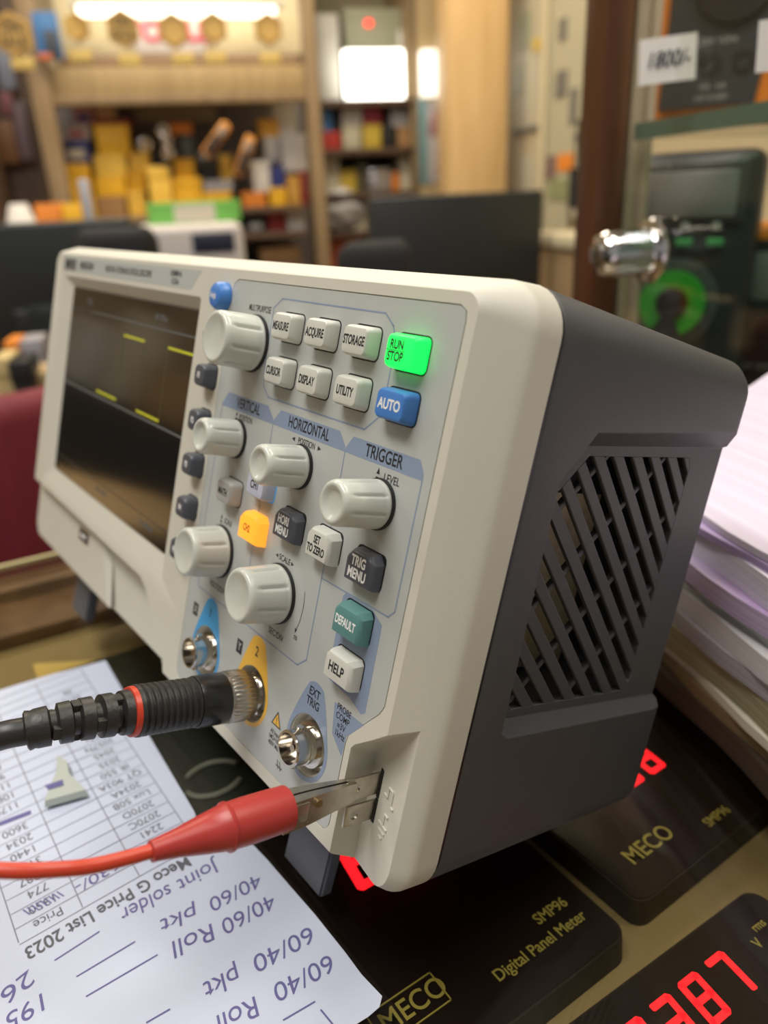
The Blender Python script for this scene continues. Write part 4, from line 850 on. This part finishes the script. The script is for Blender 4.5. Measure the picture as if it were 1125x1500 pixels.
# shelf boards of the left cabinet
def board(parent, px0, px1, py, d, th=.34, t=.018, m_=MW):
    z = at((px0 + px1) / 2, py, d).z; r0, r1, _, _ = geo(px0, px1, py - 2, py + 2, d)
    o = room_obj('shelf_board', m_, (r0 + r1) / 2, d + th / 2, z - t, bm_box(bmesh.new(), -(r1 - r0) / 2, (r1 - r0) / 2, -th / 2, th / 2, 0, t, .001), parent); return z
zA = board(lc, 72, 350, 316, 2.62); zB = board(lc, 352, 449, 302, 2.62, m_=DW); zC = board(lc, 352, 449, 340, 2.62, m_=DW); zD = board(lc, 352, 449, 388, 2.62, m_=DW)
rb('cabinet_divider', None, None, 349, 353, 302, 420, 2.62, .34, DW, .001, parent=lc)
YB = mat('yellow_carton', (0.86, 0.48, 0.02), .5, noise=.08, scale=12); YB2 = mat('pale_yellow_carton', (0.88, 0.56, 0.08), .5); OB = mat('orange_carton', (0.80, 0.26, 0.03), .5); NV = mat('navy_carton', (0.03, 0.045, 0.22), .45); CR = mat('cream_label', (0.72, 0.68, 0.55), .6); WH = mat('white_carton', (0.72, 0.70, 0.68), .55); DRD = mat('dark_red_carton', (0.32, 0.03, 0.03), .5); GR = mat('grey_carton', (0.36, 0.35, 0.38), .5); BR = mat('brown_carton', (0.36, 0.2, 0.08), .6); KB = mat('black_item', (0.02, 0.02, 0.022), .4); GRN = mat('green_carton', (0.22, 0.62, 0.12), .45)
def c7(x, y): return x / 2.679 + 60, y / 2.679 + 120
def cb(label, x0, x1, y0, y1, m_, zb=None, tape=None, d=2.68, th=.16, group='cartons on the yellow shelf'):
    a, b = c7(x0, y0), c7(x1, y1); return carton(label, a[0], b[0], a[1], b[1], d, th, m_, zb, tape, group)
cb('wide yellow carton on the shelf under the navy box', 75, 203, 320, 520, YB, zA)
n0 = cb('navy box with cream label on the wide yellow carton', 82, 192, 228, 320, NV, None, CR)
cb('grey and red carton on the navy box', 90, 190, 168, 228, mat('grey_red_carton', (.42, .36, .32), .5), None, DRD)
cb('small pink and navy packet on the grey carton', 128, 205, 100, 168, mat('pink_packet', (.55, .25, .28), .5), None, NV, 2.70, .1)
cb('tall yellow carton topping the left column of cartons', 213, 346, 166, 285, YB, None)
cb('dark red tray on the tallest yellow column', 205, 350, 148, 166, DRD, None, None, 2.68, .16)
cb('peach packet in the dark red tray', 212, 288, 100, 148, mat('peach_packet', (.80, .45, .2), .5), None, None, 2.72, .1)
cb('pale yellow carton in the middle of the left column', 208, 335, 285, 372, YB2, None)
cb('deep yellow carton at the foot of the left column', 213, 332, 372, 450, YB, None)
cb('brown carton on the shelf under the left column', 218, 332, 450, 520, BR, zA, None)
cb('yellow carton on a slant right of the left column', 340, 428, 275, 350, YB2, None, None, 2.70)
cb('yellow carton under the slanted one', 334, 412, 350, 425, YB, None, None, 2.70)
cb('small yellow carton at the shelf beside the brown one', 338, 412, 425, 520, YB2, zA, None, 2.70)
cb('upright yellow carton with bright end in the middle of the shelf', 424, 514, 330, 520, YB2, zA, None, 2.66)
cb('yellow carton behind the shiny coils', 522, 605, 300, 375, YB, None, None, 2.72)
cb('yellow carton just right of the upright bright one', 520, 636, 375, 520, YB, zA, None, 2.68)
cb('yellow carton under the grey one at the right of the shelf', 640, 752, 430, 520, YB, zA, None, 2.68)
cb('grey carton on the yellow one above the green box', 638, 756, 385, 430, GR, None)
cb('yellow carton standing behind the black meter', 700, 752, 285, 385, YB2, None, None, 2.74, .1)
cb('orange packet on the cartons in the middle', 505, 596, 160, 206, OB, None, None, 2.76, .08)
cb('dark packet under the orange one', 545, 600, 206, 300, mat('dark_packet', (.10, .11, .10), .4), None, None, 2.76, .1)
cb('brown flat carton leaning at the back of the shelf', 370, 690, 100, 160, mat('tan_carton', (.42, .33, .22), .6), None, None, 2.90, .05)
rb('carton_riser', 'dark carton at the back holding up the tan one', 'box', 190, 318, 180, 316, 2.86, .1, mat('dark_carton', (.10, .09, .09), .6), zb=zA)  # plain dark grey carton
# shiny coils
for i, (x, y, rr) in enumerate(((480, 190, 20), (496, 232, 17), (500, 277, 20), (408, 245, 22))):
    q = c7(x, y); p = at(*q, 2.64); k = rr / 2.679 * 2.64 / FPX
    bm = bmesh.new(); bm_tube(bm, [(k * .7 * math.cos(R(a)), k * .35 * math.sin(R(a * 2)) * .3, k * .7 * math.sin(R(a))) for a in range(0, 361, 15)], k * .38, 10)
    o = obj('metal_coil', bm, CHROME); o.location = p; o.rotation_euler = (0, 0, RANG); tag(o, ['shiny coil hanging highest before the yellow cartons', 'shiny coil hanging in the middle of the three', 'shiny coil hanging lowest of the three', 'shiny coil lying left of the hanging three'][i], 'coil', 'shiny coils before the yellow cartons')
# tilted clamp meters
for i, (x, y, a, w_, h_, lab) in enumerate(((688, 225, 42, .034, .115, 'orange and black meter leaning to the left on the cartons'), (800, 290, -24, .032, .12, 'orange and black meter leaning beside the white cartons'))):
    q = c7(x, y); p = at(*q, 2.6); e = empty('clamp_meter', p, (0, R(-a), RANG)); tag(e, lab, 'meter')
    e.rotation_euler = (Matrix.Rotation(RANG, 3, 'Z') @ Matrix.Rotation(R(a if i == 0 else 26), 3, 'Y')).to_euler()
    face_box(e, 'meter_shell', mat('faded_orange', (.70, .30, .06), .5), -w_ / 2, w_ / 2, -h_ / 2, h_ / 2, 0, .03, .008); face_box(e, 'meter_face', KB, -w_ * .38, w_ * .38, -h_ * .42, h_ * .1, -.003, .004, .002); face_box(e, 'meter_display', LCD, -w_ * .3, w_ * .3, h_ * .12, h_ * .36, -.003, .004, .002)
q = c7(655, 310); bl = rb('black_clamp', 'black clamp meter lying on the cartons near the grey one', 'meter', q[0] - 16, q[0] + 16, q[1] - 14, q[1] + 10, 2.66, .05, KB, .012)
rb('clamp_display', 'grey display', None, q[0] - 8, q[0] + 8, q[1] - 9, q[1] - 2, 2.657, .004, LCD, .001, parent=bl)
# right bay of the cabinet
g = 'packets in the right bay of the cabinet'
cb('orange carton on the right bay shelf', 790, 885, 432, 490, OB, zB, None, group=g)
cb('yellow carton on the right bay shelf beside the orange one', 897, 965, 415, 490, YB, zB, None, group=g)
cb('mustard carton leaning at the right bay end', 970, 1020, 370, 490, mat('mustard_carton', (.62, .33, .06), .5), zB, None, group=g)
cb('dark red carton at the post end of the right bay', 1022, 1046, 350, 490, DRD, zB, None, group=g)
cb('white carton standing on the orange carton', 832, 900, 310, 432, WH, None, None, group=g)
cb('navy carton above the yellow one in the right bay', 905, 958, 330, 415, NV, None, None, group=g)
cb('white roll pack above the navy carton', 880, 935, 215, 312, WH, None, None, 2.72, .1, g)
cb('amber carton near the top of the right bay', 855, 935, 145, 215, mat('amber_carton', (.80, .42, .05), .5), None, None, 2.72, .1, g)
cb('stack of white sheets bulging at the right bay', 945, 1044, 205, 350, WH, None, None, 2.70, .1, g)
cb('white envelope pack at the top of the right bay', 912, 1000, 82, 205, WH, None, None, 2.74, .1, g)
cb('red carton on the lower shelf of the right bay', 888, 962, 500, 590, DRD, zC, None, group=g)
cb('white carton on the lower shelf of the right bay', 966, 1036, 505, 590, WH, zC, None, group=g)
cb('black packet on the lower shelf of the right bay', 800, 884, 530, 590, KB, zC, WH, group=g)
cb('brown carton on the bottom shelf of the right bay', 860, 1020, 650, 715, BR, zD, None, group=g)
# --- far shelf unit
fs = empty('shelf_unit', room(-.2, 3.2, FZ), (0, 0, RANG)); tag(fs, 'dark open shelf unit crowded with small cartons left of the pillar', 'shelf unit')
rb('unit_side', None, None, 604, 612, -60, 400, 3.08, .36, MW, zb=FZ, parent=fs, zt=1.5); rb('unit_side', None, None, 466, 471, -60, 400, 3.08, .36, DW, zb=FZ, parent=fs, zt=1.5)
rb('unit_back', None, None, 466, 612, -60, 400, 3.44, .02, mat('unit_back', (.26, .23, .14), .6), zb=FZ, parent=fs, zt=1.5)
z1_, z2_, z3_, z4_, z5_ = [board(fs, 470, 608, y, 3.08, .35, .022, DW) for y in (145, 217, 281, 338, 392)]
def c2_(x, y): return x / 2.5 + 400, y / 2.5
def sb(label, x0, x1, y0, y1, m_, zb=None, tape=None, d=3.14, th=.14, group='cartons on the far shelves'):
    a, b = c2_(x0, y0), c2_(x1, y1); return carton(label, a[0], b[0], a[1], b[1], d, th, m_, zb, tape, group)
CRM = mat('cream_carton', (.62, .58, .44), .6); BLU = mat('light_blue_carton', (.08, .25, .55), .5); RD = mat('red_carton', (.55, .05, .04), .5); YL = mat('dull_yellow_carton', (.62, .45, .06), .5)
sb('tall white carton on the top far shelf', 162, 245, 50, 350, mat('tall_white', (.55, .54, .50), .6), z1_)
gp = sb('grey green instrument case with a red light on the top far shelf', 262, 478, 30, 190, mat('case_green', (.30, .31, .22), .5), None, None, 3.2, .1, None)
rb('case_stand', 'dark stand behind the lit panel carrying the grey green case', 'stand', 508, 588, 76, 145, 3.2, .1, DW, zb=z1_)
rb('red_light', 'small glowing red light on the grey green case', 'indicator light', 536, 545, 29, 38, 3.19, .012, mat('red_glow', (1, .02, .02), .4, emit=(1, .03, .02), es=3.0), .004)
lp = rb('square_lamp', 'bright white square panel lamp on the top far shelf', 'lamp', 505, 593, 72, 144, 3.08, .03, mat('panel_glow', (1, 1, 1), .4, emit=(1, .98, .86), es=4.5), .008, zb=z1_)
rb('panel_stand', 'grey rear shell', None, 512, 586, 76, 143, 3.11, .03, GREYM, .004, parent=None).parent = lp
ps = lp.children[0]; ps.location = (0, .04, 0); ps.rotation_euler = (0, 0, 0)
sb('white bottle carton right of the bright panel', 462, 510, 110, 355, WH, z1_, None, 3.2, .08)
for a in (('light blue carton on the second far shelf', 176, 216, 375, 480, BLU, None), ('red carton under the light blue one', 180, 248, 482, 540, RD, z2_), ('pile of cream cards on the second far shelf', 256, 322, 455, 540, CRM, z2_), ('white packet on the cream cards', 252, 326, 380, 455, WH, None), ('crimson carton on the yellow one', 330, 398, 385, 455, mat('crimson_carton', (.38, .04, .07), .5), None), ('dull yellow carton under the crimson one', 330, 398, 455, 540, YL, z2_), ('black tin on the second far shelf', 404, 452, 462, 540, KB, z2_), ('white packet over the black tin', 432, 522, 400, 462, mat('grey_white', (.5, .5, .52), .5), None), ('brown carton at the right of the second far shelf', 456, 522, 462, 540, BR, z2_),
          ('cream carton at the left of the third far shelf', 182, 244, 560, 695, CRM, z3_), ('dull yellow carton on the third far shelf', 246, 306, 622, 695, YL, z3_), ('dark bundle on the third far shelf', 308, 350, 600, 695, mat('olive_dark', (.10, .09, .05), .6), z3_), ('silver foil packet on the third far shelf', 352, 434, 618, 695, mat('foil', (.7, .7, .75), .25, .8), z3_), ('red orange packet beside the foil', 436, 464, 630, 695, OB, z3_), ('cream carton at the right of the third far shelf', 466, 522, 565, 695, CRM, z3_), 
          ('orange red carton on the bottom far shelf', 190, 325, 862, 960, mat('orange_red', (.62, .12, .04), .5), z5_), ('cream carton on the fourth far shelf', 292, 345, 785, 845, CRM, z4_), ('grey carton on the bottom far shelf', 340, 500, 870, 960, GR, z5_)):
    sb(a[0], a[1], a[2], a[3], a[4], a[5], a[6])
q = c2_(248, 790); p = at(*q, 3.2); bm = bmesh.new(); bmesh.ops.create_icosphere(bm, subdivisions=3, radius=.11)
for v in bm.verts: v.co *= 1 + .14 * math.sin(v.co.x * 70) * math.cos(v.co.z * 60 + v.co.y * 40); v.co.z *= .8
o = obj('plastic_bag', bm, mat('white_bag', (.72, .72, .74), .3)); o.location = (p.x, p.y, z4_ + .085); tag(o, 'crumpled white plastic bag on the fourth far shelf', 'bag')
# --- panel beside the pillar
bp2 = rb('notice_board', 'narrow board with blue and white print between shelves and pillar', 'board', 613, 662, -60, 285, 3.02, .02, mat('board_tan', (.50, .38, .2), .5), .001, zb=FZ, zt=1.5)
for (a, b, c_, d_, mm) in ((624, 657, 150, 268, mat('board_white', (.52, .50, .52), .5)), (614, 626, 145, 270, mat('board_teal', (.18, .34, .38), .5)), (633, 650, 160, 185, mat('board_rose', (.42, .22, .25), .5)), (628, 640, 175, 200, mat('board_rose', (.42, .22, .25), .5)), (640, 654, 245, 258, mat('board_plum', (.22, .12, .20), .5))): rb('board_print', None, None, a, b, c_, d_, 3.015 - .0005 * len(bp2.children), .004, mm, .0005, parent=bp2)
rb('reflection_panel', 'bright white narrow panel imitating a reflection beside the pillar', 'lamp', 618, 664, 72, 141, 2.98, .03, mat('reflection_glow', (1, 1, 1), .4, emit=(1, .97, .86), es=1.3), .006)  # glowing panel stands in for a reflected light; no lamp here
# --- posters on the right wall, built on the plane of that wall
RW_ = 1.09
def wallp(name, label, cat, px0, px1, py0, py1, m_, off=.004, parent=None):
    r = RW_ - off; d0, d1 = dr(px1, r), dr(px0, r); pm = (px0 + px1) / 2; z0, z1 = zr(pm, py1, r), zr(pm, py0, r)
    o = room_obj(name, m_, r + .0015, (d0 + d1) / 2, z0, bm_box(bmesh.new(), -.0015, .0015, -(d1 - d0) / 2, (d1 - d0) / 2, 0, z1 - z0), parent, 0)
    if cat: tag(o, label, cat)
    elif label: tag(o, label)
    return o
PG = mat('poster_grey', (.50, .46, .34), .5, noise=.1, scale=5); PGD = mat('poster_greyprint', (.16, .16, .15), .5)
p1 = wallp('wall_poster', 'grey poster with a dark bottom edge just right of the pillar', 'poster', 748, 788, -40, 190, PG)
wallp('poster_edge', None, None, 750, 788, 186, 193, PGD, .008, p1)
for a in ((756, 772, 20, 70), (752, 764, 95, 140)): wallp('poster_print', None, None, *a, mat('poster_green', (.34, .36, .24), .5), .008, p1)
wallp('poster_print', 'yellow mark', None, 776, 786, 58, 76, YL, .008, p1)
p2 = wallp('wall_sheet', 'pale sheet on the wood below the grey poster', 'sheet', 760, 784, 225, 285, mat('sheet_pale', (.5, .47, .36), .6))
wallp('corner_strip', 'cream vertical strip on the wall between two posters', 'wall strip', 789, 797, -40, 330, mat('strip_cream', (.66, .6, .42), .5), .012)
p3 = wallp('wall_chart', 'tall pale chart with dark drawings right of the cream strip', 'poster', 800, 858, -60, 345, mat('chart_pale', (.46, .44, .32), .5, noise=.08, scale=6))
for a in ((812, 822, 30, 60), (810, 826, 105, 142), (832, 842, 130, 182), (840, 856, 195, 206)): wallp('chart_drawing', None, None, *a, PGD, .008, p3)
for a in ((818, 840, 225, 250, OB), (802, 814, 228, 262, mat('leaf_plum', (.2, .12, .12), .5)), (806, 850, 262, 292, mat('leaf_green', (.26, .30, .16), .5))): wallp('chart_picture', None, None, *a, .008, p3)
pn = empty('hanging_pen', room(RW_ - .03, dr(845, RW_ - .03), zr(845, 350, RW_)), (0, 0, RANG)); tag(pn, 'black capped pen with silver tip hanging by the brown post', 'pen')
hh = zr(845, 220, RW_) - zr(845, 350, RW_)
obj('pen_barrel', bm_tube(bmesh.new(), [(0, 0, hh * .35), (0, 0, hh * .8)], .016, 12), KB, pn); obj('pen_cord', bm_tube(bmesh.new(), [(0, 0, hh * .8), (0.005, 0, hh * 1.3)], .004, 6), KB, pn); obj('pen_tip', bm_lathe(bmesh.new(), [(0, .004), (hh * .1, .014), (hh * .35, .015)], 16), CHROME, pn)
obj('pen_hook', bm_tube(bmesh.new(), [(.005, 0, hh * 1.3), (.03, 0, hh * 1.3)], .004, 6), KB, pn)
# --- side table with cream top behind the post
sd = empty('side_cabinet', room(.95, 1.3, FZ), (0, 0, RANG)); tag(sd, 'low cream topped cabinet against the right wall behind the monitor', 'cabinet')
r0, r1, zz, _ = geo(796, 850, 362, 366, 1.35)
room_obj('cabinet_top', mat('cream_top', (.62, .56, .40), .5), 1.0, 1.35, zz - .03, bm_box(bmesh.new(), -.14, .09, -.3, .6, 0, .03, .003), sd); room_obj('cabinet_body', MW, 1.0, 1.35, FZ, bm_box(bmesh.new(), -.13, .08, -.29, .59, 0, zz - .03 - FZ, .003), sd); room_obj('cabinet_door', MW, .855, 1.35, FZ + .05, bm_box(bmesh.new(), -.01, .01, -.26, .26, 0, zz - .15 - FZ, .003), sd)
# --- desks and what stands on them
DZ = -.20
def desk(label, r0, r1, d0, d1, m_):
    e = empty('desk', room((r0 + r1) / 2, (d0 + d1) / 2, FZ), (0, 0, RANG)); tag(e, label, 'desk'); w_, h_ = (r1 - r0) / 2, (d1 - d0) / 2; H = DZ - FZ
    obj('desk_top', bm_box(bmesh.new(), -w_, w_, -h_, h_, H - .03, H, .003), m_, e)
    for sx in (-1, 1):
        for sy in (-1, 1): obj('leg', bm_box(bmesh.new(), sx * (w_ - .04) - .02, sx * (w_ - .04) + .02, sy * (h_ - .04) - .02, sy * (h_ - .04) + .02, 0, H - .03, .002), m_, e)
desk('brown desk carrying the left monitor and the white printer', -1.15, -.12, 1.66, 2.30, MW); desk('brown desk carrying the right monitor', -.08, .75, 1.66, 2.30, MW)
MON = mat('monitor_plastic', (0.020, 0.024, 0.024), .4)
def monitor(label, px0, px1, py0, d, hh):
    r0, r1, z0, z1 = geo(px0, px1, py0, py0 + 10, d); w_ = (r1 - r0) / 2; H = z1 - DZ
    e = empty('monitor', room((r0 + r1) / 2, d, DZ), (0, 0, RANG)); tag(e, label, 'monitor')
    obj('rear_cover', bm_box(bmesh.new(), -w_, w_, -.012, .02, H - hh, H, .006, 3), MON, e); obj('rear_bulge', bm_box(bmesh.new(), -w_ * .3, w_ * .3, -.03, -.010, H - hh * .9, H - hh * .62, .01, 3), MON, e)
    obj('monitor_screen', bm_box(bmesh.new(), -w_ + .01, w_ - .01, .0195, .0215, H - hh + .01, H - .01), SCREEN, e); obj('edge_trim', bm_box(bmesh.new(), -w_ - .001, w_ + .001, .006, .010, H - hh, H + .001), mat('trim_grey', (.13, .14, .15), .3), e)
    obj('monitor_neck', bm_box(bmesh.new(), -.03, .03, -.03, -.012, .01, H - hh * .6, .003), MON, e); obj('monitor_base', bm_box(bmesh.new(), -.12, .12, -.12, .08, 0, .012, .004), MON, e); return e
monitor('black monitor seen from behind in front of the pillar', 541, 793, 284, 1.85, .36); monitor('black monitor seen from behind at the left edge', -120, 190, 327, 1.75, .26)
def office_chair(label, px, pyt, d, wpx, m_, turn=0, z_seat=-.52, bh=.42):
    p = at(px, pyt, d); e = empty('office_chair', Vector((p.x, p.y, FZ)), (0, 0, RANG + turn)); tag(e, label, 'chair'); H = p.z - FZ; w_ = wpx / FPX * d / 2; s_ = z_seat - FZ
    bm = bmesh.new(); bm_box(bm, -w_, w_, -.025, .025, H - bh, H, .024, 4)
    for v in bm.verts:
        k = (v.co.z - (H - bh)) / bh; v.co.x *= 1 - .16 * max(0, k - .6) / .4; v.co.y += .05 * (v.co.x / w_) ** 2
    obj('backrest', bm, m_, e); obj('seat', bm_box(bmesh.new(), -.185, .185, .02, .32, s_ - .06, s_, .03, 4), m_, e); obj('back_stem', bm_box(bmesh.new(), -.03, .03, -.05, -.02, s_ - .04, H - bh * .5, .005), KB, e)
    obj('gas_column', bm_tube(bmesh.new(), [(0, .17, .08), (0, .17, s_ - .05)], .025, 12), KB, e)
    for k in range(5):
        a = 2 * math.pi * k / 5; q = (.19 * math.cos(a), .17 + .19 * math.sin(a)); obj('leg', bm_tube(bmesh.new(), [(0, .17, .09), (*q, .06)], .016, 8), KB, e)
        c_ = bmesh.new(); bm_tube(c_, [(q[0] - .012, q[1], .026), (q[0] + .012, q[1], .026)], .026, 12); obj('caster', c_, KB, e)
    return e
FAB = mat('black_fabric', (0.012, 0.012, 0.013), .8); MAR = mat('maroon_fabric', (0.17, 0.012, 0.022), .7, noise=.1, scale=80)
office_chair('black office chair before the right monitor', 556, 352, 1.0, 130, FAB); office_chair('black office chair beside the left monitor', 165, 333, 1.25, 125, FAB)
office_chair('maroon office chair beyond the left end of the counter', 66, 572, .80, 240, MAR, R(35), bh=.5)
wp_ = empty('white_printer', room(0, 0, 0), (0, 0, RANG)); r0, r1, z0, z1 = geo(198, 352, 326, 380, 2.0); wp_.location = room((r0 + r1) / 2, 2.0, DZ); tag(wp_, 'white office printer with a navy panel under the green box', 'printer'); w_ = (r1 - r0) / 2; H = z1 - DZ
obj('printer_body', bm_box(bmesh.new(), -w_, w_, -.14, .14, 0, H, .02, 3), mat('printer_white', (.60, .56, .54), .5), wp_); obj('control_panel', bm_box(bmesh.new(), w_ * .06, w_ * .82, -.146, -.13, H * .82, H * .94, .003), mat('panel_navy', (.02, .025, .05), .4), wp_); obj('paper_tray', bm_box(bmesh.new(), -w_ * .8, w_ * .8, -.2, -.13, .05, .08, .003), WH, wp_)
gb = carton('long bright green box with a cream label on the white printer', 215, 353, 295, 325, 1.92, .12, GRN, zb=DZ + H, cat='box', name='green_box')
r0, r1, _, _ = geo(215, 353, 295, 325, 1.92); obj('box_label', bm_box(bmesh.new(), -(r1 - r0) * .22, (r1 - r0) * .22, -.0618, -.058, .004, .040), CR, gb, 0)
dl = rb('silver_pole', 'silver desk lamp arm before the yellow cartons', 'lamp arm', 118, 134, 262, 330, 2.05, .02, mat('silver_grey', (.42, .42, .46), .35, .6), .004, zb=DZ)
for a in (('amber box behind the left monitor', 52, 90, 298, 330, OB), ('yellow box behind the left monitor', 92, 120, 298, 330, YB)): carton(a[0], a[1], a[2], a[3], a[4], 2.2, .1, a[5], DZ, None, 'boxes behind the left monitor')
bm = bmesh.new(); bm_lathe(bm, [(0, .04), (.03, .055), (.07, .05), (.09, .02)], 24); p = at(30, 318, 2.15); o = obj('white_bowl', bm, WH); o.location = (p.x, p.y, DZ); o.scale = (1, 1, (p.z + .03 - DZ) / .09); tag(o, 'white round jar behind the left monitor', 'jar')
# dark goods at the far left
dg = empty('goods_rack', room(-2.05, 2.5, FZ), (0, 0, RANG)); tag(dg, 'dark rack of hanging goods at the far left', 'rack')
rb('rack_panel', None, None, -60, 44, -60, 330, 2.75, .03, DW, zb=FZ, parent=dg, zt=1.5); rb('rack_panel', None, None, -60, -40, -60, 330, 2.5, .28, DW, zb=FZ, parent=dg, zt=1.5)
for i, (a, b, c_, e_, mm, lab) in enumerate(((-4, 18, 66, 130, mat('pack_blue', (.28, .32, .42), .4), 'grey blue blister pack hanging highest at the far left'), (0, 20, 134, 170, mat('pack_plum', (.22, .08, .09), .5), 'plum blister pack hanging at the far left'), (-6, 24, 176, 240, mat('pack_brown', (.16, .07, .025), .5), 'brown blister pack hanging low at the far left'), (22, 42, 150, 235, mat('pack_mauve', (.16, .11, .13), .5), 'mauve blister pack hanging beside the brown one'))):
    o = rb('blister_pack', lab, 'packet', a, b, c_, e_, 2.70, .02, mm, .003, group='packs on the far left rack'); rb('pack_hook', None, None, (a + b) / 2 - 1, (a + b) / 2 + 1, c_ - 3, c_ + 2, 2.705, .05, GREYM, .0005, parent=o)
# low clutter seen under the left monitor
lt = empty('low_bench', room(-1.0, 1.2, FZ), (0, 0, RANG)); tag(lt, 'low wooden bench with small goods left of the instrument', 'bench'); p = at(30, 600, 1.25); BZ = p.z
obj('bench_top', bm_box(bmesh.new(), -.45, .45, -.18, .22, BZ - FZ - .03, BZ - FZ, .003), LW, lt)
for sx in (-.42, .42):
    for sy in (-.15, .19): obj('leg', bm_box(bmesh.new(), sx - .02, sx + .02, sy - .02, sy + .02, 0, BZ - FZ - .03), LW, lt)
for a in (('orange tin on the low bench', 8, 30, 500, 540, OB, 1.25), ('grey packet on the low bench', 32, 64, 498, 545, GR, 1.25), ('pale yellow packet at the front of the low bench', -10, 18, 525, 565, mat('straw', (.62, .48, .22), .6), 1.12), ('black pouch in the middle of the low bench', 14, 46, 530, 575, KB, 1.08), ('tan packet at the right of the low bench', 40, 70, 545, 580, mat('tan_pack', (.5, .36, .18), .6), 1.12)):
    carton(a[0], a[1], a[2], a[3], a[4], a[6], .07, a[5], BZ, None, 'goods on the low bench')

# ------------------------------------------------------------------ lettering becomes ordinary meshes
bpy.context.view_layer.update(); dg_ = bpy.context.evaluated_depsgraph_get()
for o in [x for x in bpy.data.objects if x.type == 'FONT']:
    me = bpy.data.meshes.new_from_object(o.evaluated_get(dg_)); nm = o.name; par, mb = o.parent, o.matrix_basis.copy()
    if nm in FIT:
        xs = [v.co.x for v in me.vertices]; k = FIT[nm] / max(1e-6, max(xs) - min(xs)); x0 = min(xs)
        for v in me.vertices: v.co.x = (v.co.x - x0) * k
    if par is sheet:
        for v in me.vertices:
            q = mb @ v.co; q.z = lift(q.x, q.y) + .0002; v.co = mb.inverted() @ q
    kd = o.name.split('.')[0]; mt_ = o.data.materials[0]; bpy.data.objects.remove(o)
    n = bpy.data.objects.new(kd, me); C.objects.link(n); n.parent = par; n.matrix_basis = mb
    me.materials.clear(); me.materials.append(mt_)
